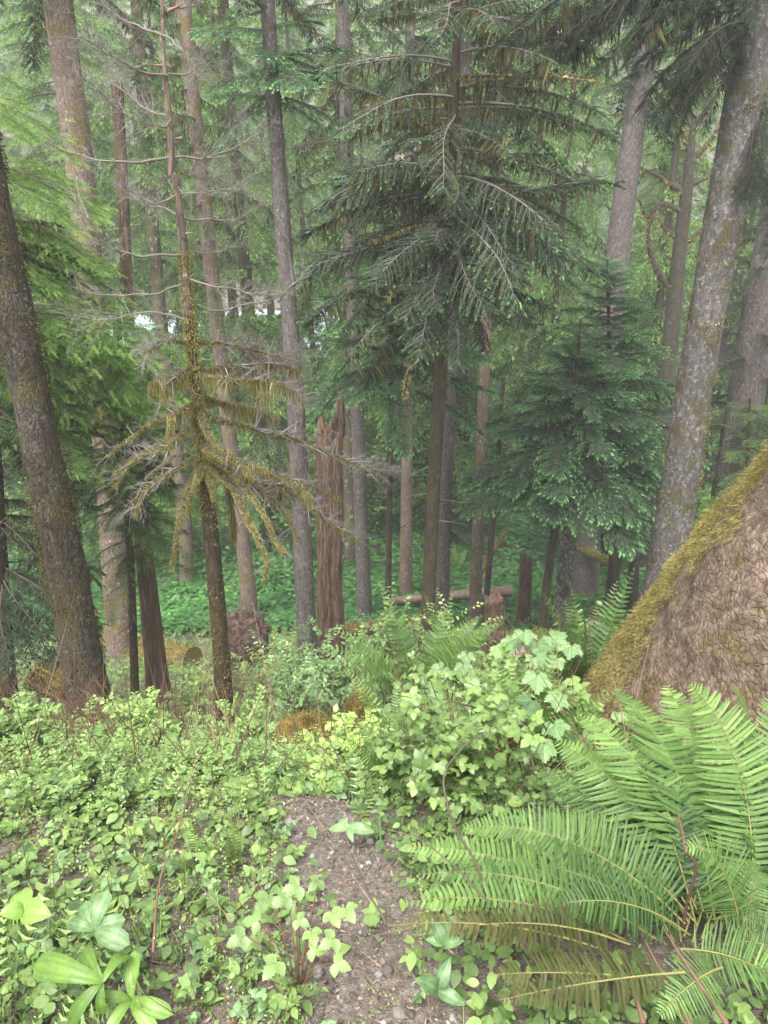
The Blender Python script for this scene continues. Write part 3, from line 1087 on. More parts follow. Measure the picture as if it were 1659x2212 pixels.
# grey straight trunks of the middle ground
tree('spruce_tree', 'straight grey trunk just left of the broken snag, tallest in the middle', 13.5,
     [(662, 1350, 42), (655, 1200, 40), (640, 900, 37), (622, 640, 35), (603, 380, 34), (588, 180, 33), (575, -40, 32)], 'bark_grey', seg=32, rough=.07,
     crowns=[dict(py=(240, 40), n=16, L=lf(1.2, 1.5), tilt=(-20, 0), style='young', az_range=(2.3, 7.0), dt=.12),
             dict(py=(-20, -160), n=14, L=lf(1.4, 1.9), tilt=(-30, -5), style='sparse')], needles='bluefir')
tree('spruce_tree', 'pale grey trunk rising immediately right of the broken snag', 18.5,
     [(788, 1330, 32), (782, 1180, 30), (772, 900, 29), (762, 640, 28), (752, 380, 28), (746, 160, 27), (740, -40, 26)], 'bark_grey', seg=24, rough=.07,
     crowns=[dict(py=(800, 300), n=16, L=lf(1.6, 1.5), tilt=(-30, -5), style='sparse', az_range=(2.0, 7.0)),
             dict(py=(250, -160), n=22, L=lf(1.5, 2.0), tilt=(-30, 0), style='sparse')])
tree('spruce_tree', 'darker trunk half hidden between the broken snag and the pale grey trunk', 25.0,
     [(757, 1240, 24), (752, 1000, 22), (745, 700, 21), (738, 350, 20), (733, 0, 19)], 'bark_brown',
     crowns=[dict(py=(760, -160), n=80, L=lf(1.6, 2.6), tilt=(-30, 0), style='far')], needles='fargreen')
tree('spruce_tree', 'slim pinkish-grey trunk standing alone between the pale trunk and the dark central spruce', 21.5,
     [(876, 1300, 27), (878, 1100, 25), (880, 850, 24), (882, 600, 22), (884, 300, 21), (886, 0, 20)], 'bark_pink',
     crowns=[dict(py=(850, 300), n=20, L=lf(1.4, 1.6), tilt=(-35, -10), style='sparse'), dict(py=(300, -160), n=20, L=lf(1.5, 2.2), tilt=(-30, 0), style='far')])
tree('spruce_tree', 'light grey trunk directly behind the dark central spruce, forked foot', 16.8,
     [(952, 1310, 38), (958, 1180, 29), (968, 950, 27), (978, 740, 26), (990, 480, 24), (1003, 200, 23), (1012, -40, 22)], 'bark_grey', seg=24,
     crowns=[dict(py=(250, -160), n=18, L=lf(1.5, 2.0), tilt=(-30, 0), style='far')])
tree('spruce_tree', 'grey-brown trunk rising behind the short dark stump', 17.2,
     [(1026, 1310, 27), (1032, 1150, 25), (1042, 900, 24), (1052, 680, 23), (1066, 450, 22), (1082, 220, 21), (1096, 40, 20)], 'bark_pink', seg=24,
     crowns=[dict(py=(250, -160), n=18, L=lf(1.4, 1.9), tilt=(-30, 0), style='far')])
tree('thin_tree', 'thin mossy stem just right of the grey-brown trunk, branching low', 19.0,
     [(1050, 1300, 14), (1062, 1160, 13), (1075, 1010, 12), (1082, 900, 10)], 'bark_moss', top_extra=1,
     crowns=[dict(py=(1030, 830), n=24, L=lf(.6, 1.2), tilt=(-10, 20), style='young', dt=.1)], needles='bluefir')
tree('spruce_tree', 'stout black-brown trunk far down on the valley floor behind the central spruce', 33.0,
     [(1000, 1045, 46), (996, 960, 36), (994, 860, 33), (996, 600, 30), (1000, 300, 28)], 'bark_dark', flare=.5,
     crowns=[dict(py=(900, 300), n=60, L=lf(2, 3), tilt=(-35, -5), style='far')])

# far-left mid ground trunks
tree('spruce_tree', 'big pale brown trunk at upper left with a raw reddish patch low down', 14.5,
     [(262, 1400, 60), (236, 1050, 56), (207, 740, 52), (192, 560, 55), (172, 360, 58), (146, 160, 60), (120, -40, 62)], 'bark_pink', seg=40, rough=.05, step=.07,
     crowns=[dict(py=(-40, -160), n=12, L=lf(1.6, 1.9), tilt=(-35, -10), style='spruce')])
tree('mossy_spruce', 'brown mossy trunk behind the dead mossy tree, upper trunk sweeping left', 19.0,
     [(540, 1320, 36), (526, 1180, 32), (500, 980, 31), (478, 780, 30), (458, 600, 32), (438, 400, 32), (415, 200, 32), (392, -40, 32)], 'bark_pink', seg=24,
     crowns=[dict(py=(660, 250), n=24, L=lf(1.5, 1.7), tilt=(-35, -15), style='sparse'), dict(py=(300, -160), n=24, L=lf(1.5, 2.2), tilt=(-35, 0), style='sparse')], needles='fargreen')
tree('mossy_spruce', 'slim brown trunk between the big pale trunk and the dead mossy tree', 23.0,
     [(404, 1255, 32), (398, 1120, 29), (374, 920, 28), (350, 720, 28), (334, 540, 27), (318, 330, 26), (302, 120, 25), (292, -40, 24)], 'bark_brown', seg=20,
     crowns=[dict(py=(600, -160), n=50, L=lf(1.5, 2.3), tilt=(-35, 0), style='far')], needles='fargreen')

# right middle ground
tree('broken_tree', 'pale scarred trunk leaning right in the upper right, its top lost in boughs', 22.0,
     [(1290, 1000, 52), (1312, 760, 50), (1334, 560, 48), (1352, 400, 50), (1372, 250, 48), (1396, 100, 44), (1418, -60, 42)], 'bark_grey', seg=28, rough=.10, flare=.5, top_extra=2,
     crowns=[dict(py=(240, -300), n=30, L=lf(1.5, 1.5), tilt=(-25, 0), style='far', dt=-.12)])
tree('spruce_tree', 'whitish lichen-covered trunk under the young dark spruce', 16.3,
     [(1212, 1360, 42), (1222, 1240, 36), (1236, 1080, 33), (1246, 940, 24), (1252, 860, 14)], 'bark_white', seg=28, rough=.10, top_extra=0,
     crowns=[dict(py=(1040, 870), n=26, L=lf(.8, 1.9), tilt=(-25, 5), style='young')], needles='bluefir')
tree('young_spruce', 'young dark spruce with flat layered boughs and a thin black stem, right of centre', 14.2,
     [(1168, 1370, 19), (1186, 1230, 18), (1206, 1090, 16), (1218, 980, 14), (1236, 860, 11), (1248, 770, 8), (1254, 690, 4)], 'bark_dark', top_extra=0,
     crowns=[dict(py=(1040, 720), n=120, L=lf(.4, 2.3, .9), dt=.06, tilt=(-16, 18), style='young')], needles='bluefir', wood='twig')
tree('thin_tree', 'twin mossy stem joined at the foot like a letter V, left stem', 18.8,
     [(1334, 1345, 36), (1322, 1300, 30), (1328, 1220, 26), (1346, 1120, 22), (1362, 1010, 18)], 'bark_moss', top_extra=1,
     crowns=[dict(py=(1080, 900), n=26, L=lf(.8, 1.4), tilt=(-20, 10), style='young')])
tree('thin_tree', 'twin mossy stem joined at the foot like a letter V, broken right stem', 18.9,
     [(1342, 1345, 30), (1358, 1325, 26), (1366, 1270, 26), (1372, 1190, 18), (1378, 1110, 8)], 'bark_moss', top_extra=0)

tree('young_hemlock', 'small hemlock with fresh green sprays just above the golden moss of the giant tree base', 9.5,
     [(1610, 1250, 12), (1612, 1100, 10), (1616, 980, 7), (1620, 860, 4)], 'bark_dark', needles='hemlock', top_extra=0,
     crowns=[dict(py=(1190, 880), n=40, L=lf(.35, .9), tilt=(-18, 5), style='hemlock', dt=.04)])

# the dark central spruce
tree('central_spruce', 'dark-stemmed spruce at centre with mossy lower limbs and a wide blue-green crown', 12.0,
     [(921, 1375, 32), (930, 1200, 29), (940, 1000, 28), (952, 800, 29), (960, 640, 29), (968, 470, 28), (976, 300, 25), (984, 140, 20), (988, 20, 16)], 'bark_dark', seg=28, rough=.05, top_extra=2,
     crowns=[dict(py=(560, 380), n=48, L=lf(2.3, 2.3), tilt=(-18, -4), style='spruce', whorl=6, dt=.05),
             dict(py=(420, -120), n=60, L=lf(1.7, 2.4), tilt=(-12, 6), style='sparse', whorl=5, dt=.11)], wood='greytwig')
tree('young_fir', 'bright blue-green fir filling the gap left of the central spruce', 14.6,
     [(838, 1370, 14), (842, 1000, 12), (846, 760, 11), (850, 560, 8), (852, 420, 5)], 'bark_dark', top_extra=0,
     crowns=[dict(py=(830, 400), n=84, L=lf(.7, 1.75), tilt=(-12, 12), style='young', dt=.18)], needles='bluefir')
tree('young_fir', 'light green fir sapling before the pale scarred trunk, right of the young dark spruce', 15.6,
     [(1322, 1330, 14), (1320, 1000, 12), (1316, 760, 9), (1312, 560, 5)], 'bark_dark', top_extra=0,
     crowns=[dict(py=(1010, 560), n=130, L=lf(.5, 2.2), tilt=(-12, 15), style='young', dt=.17)], needles='bluefir')


# moss-hung maple, upper right
def mossy_limbs(root, base, limbs, Y, mat='moss', leafmat=None, seed=3, names='limb'):
    rng = np.random.default_rng(seed)
    for pl, w in limbs:
        P = np.array([at(p[0], p[1], Y + (p[2] if len(p) > 2 else 0)) for p in pl])
        s = smooth_path(P, 26)
        r = np.linspace(w, w * .3, 26) * .5 * depth(pl[0][0], pl[0][1], Y) / FPX
        mb = MB()
        tube(mb, s, r, 8, .5, 1, True, .35, (9, 9, 9), int(rng.integers(99)))
        k = int(60 + 260 * np.linalg.norm(P[-1] - P[0]))
        i = rng.integers(0, 26, k)
        q = s[i] + unit(rng.normal(0, 1, (k, 3))) * r[i][:, None] * rng.uniform(.7, 1.3, (k, 1))
        scatter(mb, *KITE, q, frames(rng.normal(0, .6, (k, 3)) + [0, 0, -.9], roll=rng.uniform(0, 6, k)),
                np.stack([rng.uniform(.04, .13, k), rng.uniform(.015, .04, k), np.full(k, .1)], 1), rng.uniform(.2, .95, k), 0)
        mb.build(names, [M[mat], M['bark_moss']], root, base)


root = tree('maple_tree', 'bare maple with crooked golden mossy limbs in the upper right', 24.0,
            [(1420, 980, 40), (1452, 700, 34), (1466, 560, 30), (1482, 420, 26), (1492, 320, 18), (1500, 250, 10)], 'bark_moss', top_extra=0)
MB_ = TRUNKS['bare maple with crooked golden mossy limbs in the upper right'][3]
mossy_limbs(root, MB_, [([(1484, 420), (1450, 400), (1420, 380), (1380, 360)], 16), ([(1478, 460), (1430, 440), (1400, 470), (1380, 430)], 16),
                        ([(1490, 350), (1520, 320), (1545, 290), (1560, 250)], 16), ([(1488, 400), (1530, 380), (1560, 350)], 14),
                        ([(1470, 520), (1440, 500), (1420, 470)], 14), ([(1470, 540), (1510, 500), (1550, 470)], 12),
                        ([(1492, 330), (1470, 280), (1450, 240), (1400, 230)], 12), ([(1495, 290), (1530, 230), (1580, 160), (1600, 120)], 13),
                        ([(1440, 620), (1410, 560), (1400, 500), (1420, 450)], 16), ([(1400, 240), (1360, 245), (1310, 250)], 11)], 24.0, 'orangemoss', seed=8)


def moss_on_trunk(label, n, l0, l1, mat='moss', thr=-.05, zmax=4.0, seed=0, fr=2.2, bias=0.0):
    root, pts, rad, base, rng = TRUNKS[label]
    zz = np.sort(rng.uniform(pts[0][2], min(pts[-1][2], zmax), n))
    c = np.stack([np.interp(zz, pts[:, 2], pts[:, k]) for k in range(3)], 1)
    r = np.interp(zz, pts[:, 2], rad)
    th = rng.uniform(0, 2 * math.pi, n)
    o = np.stack([np.cos(th), np.sin(th), 0 * th], 1)
    p = c + o * r[:, None]
    w = fbm(p * fr, 4, seed + 3) + bias * o[:, 0]
    k = w > thr + rng.normal(0, .06, n)
    p, o, w = p[k], o[k], w[k]
    m = len(p)
    p = p + o * (rng.uniform(-.01, .02, m) + .06 * np.clip(w - thr, 0, .5))[:, None]
    d = o * .7 + np.array([0, 0, -.6]) + rng.normal(0, .35, (m, 3))
    t = .3 + .5 * fbm(p * 7, 3, 77) + rng.normal(0, .14, m)
    mb = MB()
    scatter(mb, *KITE, p, frames(d, roll=rng.uniform(0, 6, m)), np.stack([rng.uniform(l0, l1, m), rng.uniform(l0, l1, m) * .35, np.full(m, l0)], 1), t, 0)
    tag(mb.build('moss', [M[mat]], root, base), kind='stuff')


moss_on_trunk('thick dark mossy trunk leaning out of the left edge of the view', 26000, .012, .035, 'darkmoss', -.12, seed=2, fr=3.0)
moss_on_trunk('tall lichen-spotted mossy trunk leaning right behind the giant tree base', 26000, .02, .055, 'moss', .12, seed=5, fr=2.8, bias=.16)
moss_on_trunk('big pale brown trunk at upper left with a raw reddish patch low down', 7000, .02, .06, 'moss', .1, seed=7)
moss_on_trunk('dark-stemmed spruce at centre with mossy lower limbs and a wide blue-green crown', 5000, .012, .04, 'moss', .15, seed=9)
moss_on_trunk('whitish lichen-covered trunk under the young dark spruce', 4000, .02, .05, 'darkmoss', .12, seed=11, zmax=-4)

_cl = 'dark-stemmed spruce at centre with mossy lower limbs and a wide blue-green crown'
mossy_limbs(TRUNKS[_cl][0], TRUNKS[_cl][3],
            [([(966, 545), (905, 565, -.3), (860, 615, -.5), (838, 640, -.6)], 15), ([(964, 505), (905, 478, -.3), (850, 500, -.5), (800, 515, -.6)], 13), ([(968, 548), (925, 552, .2), (870, 588, .3)], 14),
             ([(975, 478), (1000, 520, -.4), (1035, 570, -.7), (1060, 610, -.9)], 14), ([(972, 470), (930, 490, -.4), (915, 530, -.6)], 10), ([(985, 455), (1040, 455, .1), (1110, 462, .2)], 11),
             ([(982, 390), (1030, 420, -.2), (1090, 445, -.4), (1130, 470, -.5)], 10), ([(978, 620), (1010, 600, -.2), (1080, 580, -.4), (1150, 620, -.5)], 14), ([(955, 740), (915, 745, -.2), (885, 800, -.3), (872, 860, -.4)], 11),
             ([(960, 420), (900, 425, .2), (820, 450, .4)], 9), ([(985, 165), (1080, 165, -.3), (1200, 160, -.5), (1290, 172, -.6)], 9), ([(985, 270), (900, 268, -.3), (820, 266, -.4)], 8), ([(985, 225), (880, 215, -.2), (800, 225, -.3)], 7)],
            12.0, 'moss', seed=12)

# ------------------------------------------------------------------ snag, stumps, logs
def broken_top(v, amp, rng, seed):
    return v


def snag(name, label, Y, spec, mat, cat, seg=48, jag=.5, flare=.15, rough=.16, seed=0, step=.04, pk=-.6, spike=0.0):
    pts, rad = px_path(spec, Y, 0)
    base = pts[0].copy()
    root = empty(name, base, label, cat)
    L = np.linalg.norm(pts[-1] - pts[0])
    n = int(np.clip(L / step, 14, 140))
    P = smooth_path(pts, n)
    R = np.interp(np.linspace(0, 1, n), np.linspace(0, 1, len(pts)), rad)
    h = np.linalg.norm(P - P[0], axis=1)
    R = R * (1 + flare * np.exp(-h / .3))
    mb = MB()
    v = tube(mb, P, R, seg, .5, 0, False, rough, (6, 6, .9), seed)
    V = mb.v[0].reshape(n, seg, 3)
    aa = np.arange(seg) / seg * 2 * math.pi
    face = np.arctan2(V[0, :, 1] - P[0, 1], V[0, :, 0] - P[0, 0])
    for a0, wd, dp in ((-1.15, .22, .42), (-2.0, .13, .25), (-.5, .12, .2)):
        dd = (face - a0 + math.pi) % (2 * math.pi) - math.pi
        hh = np.linspace(0, 1, n)[:, None]
        wv = dd[None] - .25 * np.sin(hh * 6 + a0 * 3) * (1 - .3 * hh)
        m = dp * np.exp(-(wv / wd) ** 2) * np.clip(1.2 - .5 * hh + .5 * np.sin(hh * 11 + a0), .1, 1)
        V = V + (P[:, None] - V) * m[..., None]
    mb.v[0] = V.reshape(-1, 3)
    # ragged top: pull the upper rings of each column down by a jagged profile
    a = np.arange(seg) / seg * 2 * math.pi
    prof = fbm(np.stack([np.cos(a) * 2.2, np.sin(a) * 2.2, 0 * a + seed], -1), 4, seed + 2)
    prof = prof + .8 * np.cos(face - pk) * -1 * spike
    prof = (prof - prof.min()) / (prof.max() - prof.min())
    prof = np.clip(prof + .22 * vnoise(np.stack([np.cos(a) * 9, np.sin(a) * 9, 0 * a + seed], -1), 4), 0, 1.2)
    cut = prof * jag
    V = mb.v[0].reshape(n, seg, 3)
    lim = V[-1, :, 2] - cut
    V[:, :, 2] = np.minimum(V[:, :, 2], lim[None])
    mb.v[0] = V.reshape(-1, 3)
    # hollow inside: an inner dark funnel
    c = P[-1].copy()
    c[2] -= jag * 1.3
    ring = V[-1]
    inner = c + (ring - c) * .0
    vv = np.concatenate([ring, inner])
    k = np.arange(seg)
    mb.add(vv, np.stack([k, (k + 1) % seg, seg + (k + 1) % seg, seg + k], 1), .2, 0)
    # splinters on the broken edge
    rng = np.random.default_rng(seed)
    m_ = 40
    i = rng.integers(0, seg, m_)
    cones(mb, ring[i] - [0, 0, .05], rng.normal(0, .15, (m_, 3)) + [0, 0, 1], rng.uniform(.05, .28, m_) * min(1, jag * 2), R[-1] * .07, 0, .6, 0, seg=4)
    mb.build('trunk', M[mat], root, base)
    return root, pts, rad, base


SN = snag('broken_snag', 'tall broken snag of rotten reddish wood with a jagged top', 11.3,
          [(714, 1425, 62), (713, 1250, 60), (712, 1100, 59), (711, 980, 57), (715, 905, 52), (721, 852, 46)], 'rot', 'snag', rough=.26, jag=.85, seed=5, spike=1.0)
snag('tree_stump', 'dark crumbling stump among the ferns near the centre', 12.2,
     [(1066, 1410, 48), (1067, 1350, 45), (1068, 1285, 46)], 'rot', 'stump', jag=.16, seed=9, rough=.22)
snag('tree_stump', 'narrow brown stump on the valley floor left of the whitish trunk', 17.6,
     [(1130, 1345, 34), (1134, 1280, 28), (1138, 1200, 26)], 'rot', 'stump', jag=.2, seed=11, rough=.18)


def log(label, p0, p1, w0, w1, mat, seed=0, name='fallen_log', bend=0.0, rough=.12):
    a, b = at(*p0), at(*p1)
    mid = (a + b) / 2 + np.array([0, 0, bend])
    P = smooth_path([a, mid, b], 60)
    r0 = w0 * .5 * depth(*p0) / FPX
    r1 = w1 * .5 * depth(*p1) / FPX
    base = mid.copy()
    mb = MB()
    tube(mb, P, np.linspace(r0, r1, 60), 24, .5, 0, True, rough, (4, 4, 4), seed)
    if mat == 'log':
        rng = np.random.default_rng(seed)
        k = int(1500 * np.linalg.norm(b - a) * (r0 + r1))
        i = rng.integers(0, 60, k)
        th = rng.uniform(-1.3, 1.3, k)
        d = unit(b - a)
        side = unit(np.cross(d, [0, 0, 1.0]))
        up = np.cross(side, d)
        rr = np.linspace(r0, r1, 60)[i]
        o = side * np.sin(th)[:, None] + up * np.cos(th)[:, None]
        scatter(mb, *KITE, P[i] + d * rng.normal(0, .05, (k, 1)) + o * rr[:, None], frames(o + rng.normal(0, .6, (k, 3)), roll=rng.uniform(0, 6, k)),
                np.stack([rng.uniform(.03, .09, k), rng.uniform(.01, .03, k), np.full(k, .05)], 1), rng.uniform(.1, .8, k), 1)
    o = mb.build(name, [M[mat], M['moss']], None, base)
    tag(o, label, 'log')
    return o


log('mossy fallen log crossing behind the cedar, upper one of the two', (205, 1335, 19.5), (446, 1372, 17.5), 26, 34, 'log', 1)
log('thick mossy fallen log behind the cedar, lower and stouter one', (215, 1392, 15), (418, 1428, 13.6), 50, 62, 'log', 2)
log('pale weathered log lying on the valley floor behind the central trunks', (828, 1300, 20.0), (1104, 1276, 20.6), 17, 24, 'palelog', 3)
log('long mossy log lying across the slope behind the broken snag', (690, 1368, 14.8), (975, 1342, 15.2), 30, 26, 'log', 4)
log('brown log lying across the slope below the whitish trunk', (1090, 1380, 14.0), (1390, 1376, 13.4), 30, 34, 'log', 5)
log('mossy leaning log propped up behind the whitish trunk', (1215, 1165, 23), (1340, 1228, 20), 15, 20, 'log', 6)
log('slanting mossy pole leaning beside the thin mossy stem', (1036, 1240, 19.6), (1092, 1148, 20.4), 14, 10, 'log', 7, name='leaning_pole')
log('broken pink-brown log end half buried by the ferns', (1085, 1420, 9.5), (1160, 1398, 9.9), 22, 30, 'palelog', 8)


def lump(name, label, cat, px, py, Y, w, h, mat, seed, squash=.8, rough=.3, fr=3.0, extra=None, z_off=0.0):
    c = at(px, py, Y)
    s = depth(px, py, Y) / FPX
    rx, rz = w * .5 * s, h * .5 * s
    nu, nv = 64, 40
    u = np.linspace(0, 2 * math.pi, nu, endpoint=False)
    vv = np.linspace(.02, math.pi - .02, nv)
    U, V = np.meshgrid(u, vv)
    d = np.stack([np.sin(V) * np.cos(U), np.sin(V) * np.sin(U), np.cos(V)], -1)
    k = 1 + rough * fbm(d * fr / 1.5 + seed, 4, seed) + rough * .35 * fbm(d * fr * 3 + seed, 3, seed + 3)
    p = d * k[..., None] * np.array([rx, rx * squash, rz])
    i = np.arange(nv - 1)[:, None] * nu
    j = np.arange(nu)[None]
    f = np.stack([i + j, i + nu + j, i + nu + (j + 1) % nu, i + (j + 1) % nu], -1).reshape(-1, 4)
    mb = MB()
    mb.add((p + c).reshape(-1, 3), f)
    if extra:
        extra(mb, p + c, d, np.random.default_rng(seed))
    mats = [M[mat], M['orangemoss'], M['redtwig']]
    o = mb.build(name, mats, None, c)
    tag(o, label, cat)
    return o


def roots(mb, p, d, rng):
    k = 90
    i = rng.integers(0, p.shape[0], k), rng.integers(0, p.shape[1], k)
    cones(mb, p[i], d[i] + rng.normal(0, .5, (k, 3)), rng.uniform(.1, .45, k), rng.uniform(.006, .022, k), rng.uniform(-.5, .2, k), .4, 2, rings=5, seg=4)


def fuzz(n, l0, l1):
    def go(mb, p, d, rng):
        i = rng.integers(0, p.shape[0], n), rng.integers(0, p.shape[1], n)
        dd = d[i] + rng.normal(0, .5, (n, 3))
        q = p[i] + rng.normal(0, .008, (n, 3))
        t = .35 + .35 * fbm(q * 9, 3, 5) + rng.normal(0, .12, n)
        scatter(mb, *KITE, q, frames(dd, roll=rng.uniform(0, 6, n)), np.stack([rng.uniform(l0, l1, n), np.full(n, l0 * .25), np.full(n, l0)], 1), t, 1)
    return go


lump('root_wad', 'torn-up root mass of earth and stones behind the dead mossy tree', 'root wad', 534, 1378, 13.2, 92, 125, 'rootwad', 4, .7, .55, 4.0, roots)
lump('mossy_stump', 'golden mossy stump top poking out of the shrubs at centre', 'stump', 783, 1545, 4.1, 62, 108, 'mossmound', 6, .9, .2, 3, fuzz(9000, .012, .03))
lump('moss_mound', 'orange-brown moss mound left of the bright trailing leaves', 'moss mound', 668, 1605, 3.2, 150, 120, 'mossmound', 7, .8, .3, 3, fuzz(14000, .010, .024))
lump('moss_patch', 'ochre mossy hump beside the leaning left trunk', 'moss mound', 118, 1470, 9.5, 110, 90, 'mossmound', 8, .8, .3, 3, fuzz(6000, .02, .05))
lump('moss_patch', 'small ochre moss hump at the foot of the central spruce', 'moss mound', 962, 1378, 11.5, 40, 26, 'mossmound', 9, .8, .3, 3, fuzz(2500, .02, .05))
lump('boulder', 'pale blue-grey rounded rock half covered by leaves, left foreground', 'rock', 258, 1738, 2.05, 74, 62, 'rock', 12, .8, .14, 2)
lump('boulder', 'grey rock under the leaves just below the pale rounded rock', 'rock', 212, 1768, 2.0, 60, 34, 'rock', 13, .8, .2, 2)
lump('charred_log', 'blackened chunk of wood poking out below the moss mound', 'log', 552, 1662, 2.75, 108, 50, 'charred', 14, .7, .3, 3)

# ------------------------------------------------------------------ dead moss-hung tree in the left centre
def build_dead_tree():
    rng = np.random.default_rng(77)
    Y0 = 5.6
    spec = [(487, 1570, 40), (478, 1420, 37), (468, 1290, 35), (455, 1150, 33), (441, 1000, 26), (426, 860, 19), (416, 760, 18), (408, 680, 19), (397, 540, 18), (386, 440, 16),
            (380, 392, 16), (370, 372, 15), (371, 335, 14), (366, 260, 14), (356, 160, 11), (352, 60, 9), (349, -60, 7)]
    pts, rad = px_path(spec, Y0, 0)
    base = pts[0].copy()
    root = empty('dead_tree', base, 'dead thin tree hung with golden moss, bare twiggy limbs, left of centre', 'tree')
    trunk_mesh('trunk', M['bark_dark'], root, base, pts[:9], rad[:9], seg=28, step=.03, rough=.08, freq=(14, 14, 4), seed=3, flare=.15)
    tag(trunk_mesh('trunk', M['bark_brown'], root, base, pts[8:], rad[8:], seg=18, step=.03, rough=.2, freq=(20, 20, 9), seed=4), 'bare reddish-brown top of the trunk')
    # moss on the trunk between the whorls
    mb = MB()
    for (ya, yb, n, s) in ((1110, 690, 6000, .6), (700, 540, 1800, .5), (1560, 1100, 1500, .5)):
        py = rng.uniform(yb, ya, n)
        keep = fbm(np.stack([py * .02, rng.uniform(0, 1, n), py * 0], -1), 2, 4) > -.25
        py = py[keep]
        px = np.interp(-py, [-q[1] for q in spec], [q[0] for q in spec])
        w = np.interp(-py, [-q[1] for q in spec], [q[2] for q in spec])
        P = np.array([at(a, b, Y0) for a, b in zip(px, py)])
        th = rng.uniform(0, 2 * math.pi, len(P))
        dpt = 6.7 / FPX
        o = np.stack([np.cos(th), np.sin(th), 0 * th], 1)
        P = P + o * (w * .5 * dpt * rng.uniform(.95, 1.12, len(P)))[:, None]
        scatter(mb, *KITE, P, frames(o * .7 + [0, 0, -.8] + rng.normal(0, .35, (len(P), 3)), roll=rng.uniform(0, 6, len(P))),
                np.stack([rng.uniform(.015, .05, len(P)) * s, rng.uniform(.004, .009, len(P)), np.full(len(P), .02)], 1), rng.uniform(.1, .75, len(P)), 0)
    tag(mb.build('moss', [M['moss']], root, base), kind='stuff')

    def branch(pl, w, moss=1.0, curtain=0.0, twigs=18, tl=34, grey=1):
        P = np.array([at(p[0], p[1], Y0 + (p[2] if len(p) > 2 else 0)) for p in pl])
        n = 14 + 6 * len(pl)
        S = smooth_path(P, n)
        S = S + (.012 if moss > .5 else .035) * np.stack([fbm(S * 5, 2, k) for k in (1, 2, 3)], -1)
        m = 6.7 / FPX
        R = np.maximum(np.linspace(w, w * .22, n) * .5 * m, .0022)
        mb = MB()
        tube(mb, S, R * (.75 if moss > .5 else 1), 6, .45, 1 if moss < .5 else 2, True, .25, (20, 20, 20), 5)
        L = np.linalg.norm(np.diff(S, axis=0), axis=1).sum()
        # moss fuzz
        if moss:
            k = int(4200 * L * moss * max(.5, w / 14))
            i = rng.integers(0, n, k)
            fade = np.linspace(1, .35, n)[i]
            jit = rng.uniform(-.5, .5, k)
            dS = np.gradient(S, axis=0)
            o = unit(rng.normal(0, 1, (k, 3)) - np.array([0, 0, .25]))
            q = S[i] + dS[i] * jit[:, None] + o * (R[i] * rng.uniform(.4, 1.15, k))[:, None]
            scatter(mb, *KITE, q, frames(o * .6 + [0, 0, -.7] + rng.normal(0, .3, (k, 3)), roll=rng.uniform(0, 6, k)),
                    np.stack([rng.uniform(.010, .034, k) * fade, rng.uniform(.0025, .006, k), np.full(k, .02)], 1), .42 + .3 * fbm(q * 12, 2, 9) + rng.normal(0, .14, k), 0)
        if curtain:
            k = int(1100 * L)
            i = rng.integers(0, n, k)
            ln = curtain * m * (.25 + .75 * np.abs(fbm(S[i] * 7, 2, 3)) * 1.6) * rng.uniform(.3, 1, k)
            q = S[i] + rng.normal(0, .012, (k, 3))
            scatter(mb, *BLADE, q, frames(np.tile([[0.0, 0, -1]], (k, 1)) + rng.normal(0, .12, (k, 3)), roll=rng.uniform(0, 6, k)),
                    np.stack([ln, rng.uniform(.002, .006, k), np.full(k, .03)], 1), rng.uniform(.1, .8, k), 0)
        # side twigs with sub-twigs
        if twigs:
            k = int(twigs)
            s = rng.uniform(.25, 1, k)
            i = np.clip((s * (n - 1)).astype(int), 0, n - 1)
            dS = unit(np.gradient(S, axis=0))[i]
            d = unit(dS * rng.uniform(.5, 1.3, (k, 1)) + rng.normal(0, .55, (k, 3)) + [0, 0, .12])
            ln = rng.uniform(.4, 1.2, k) * tl * m
            cones(mb, S[i], d, ln, np.maximum(R[i] * .4, .0019), rng.uniform(-.15, .25, k), rng.uniform(.2, .9, k), 1, rings=4)
            kk = 5
            t = rng.uniform(.25, .95, (k, kk))
            p2 = S[i][:, None] + d[:, None] * (ln[:, None] * t)[..., None]
            d2 = unit(d[:, None] + rng.normal(0, .6, (k, kk, 3)))
            l2 = (ln[:, None] * rng.uniform(.25, .6, (k, kk)))
            cones(mb, p2.reshape(-1, 3), d2.reshape(-1, 3), l2.ravel(), .0013, rng.uniform(-.1, .2, k * kk), rng.uniform(.2, .9, k * kk), 1, rings=3)
            p3 = (p2 + d2 * (l2 * .6)[..., None]).reshape(-1, 3)
            d3 = unit(d2.reshape(-1, 3) + rng.normal(0, .7, (k * kk, 3)))
            cones(mb, p3, d3, l2.ravel() * rng.uniform(.4, .8, k * kk), .0010, .05, rng.uniform(.3, .9, k * kk), 1, rings=3)
        mb.build('branch', [M['moss'], M['greytwig' if grey else 'twig'], M['bark_moss']], root, base)

    # lower mossy whorl
    branch([(440, 1005), (412, 1058, -.15), (386, 1130, -.3), (372, 1232, -.4)], 22, 1.3, 30, 8)
    branch([(442, 1008), (560, 1040, .1), (640, 1068, .2), (700, 1120, .3), (772, 1166, .4)], 15, 1.0, 18, 80, 50)
    branch([(446, 1000), (505, 1055, -.3), (535, 1122, -.5), (556, 1160, -.6), (574, 1212, -.7), (571, 1255, -.7)], 17, 1.3, 14, 8, 24)
    branch([(446, 990), (540, 1010, -.2), (630, 1036, -.3), (672, 1080, -.4)], 14, 1.1, 34, 22, 40)
    branch([(444, 1002), (455, 1040, -.12), (461, 1082, -.2)], 26, 1.6, 12, 0)
    branch([(440, 1002), (428, 1032, -.15), (418, 1062, -.25)], 22, 1.6, 12, 0)
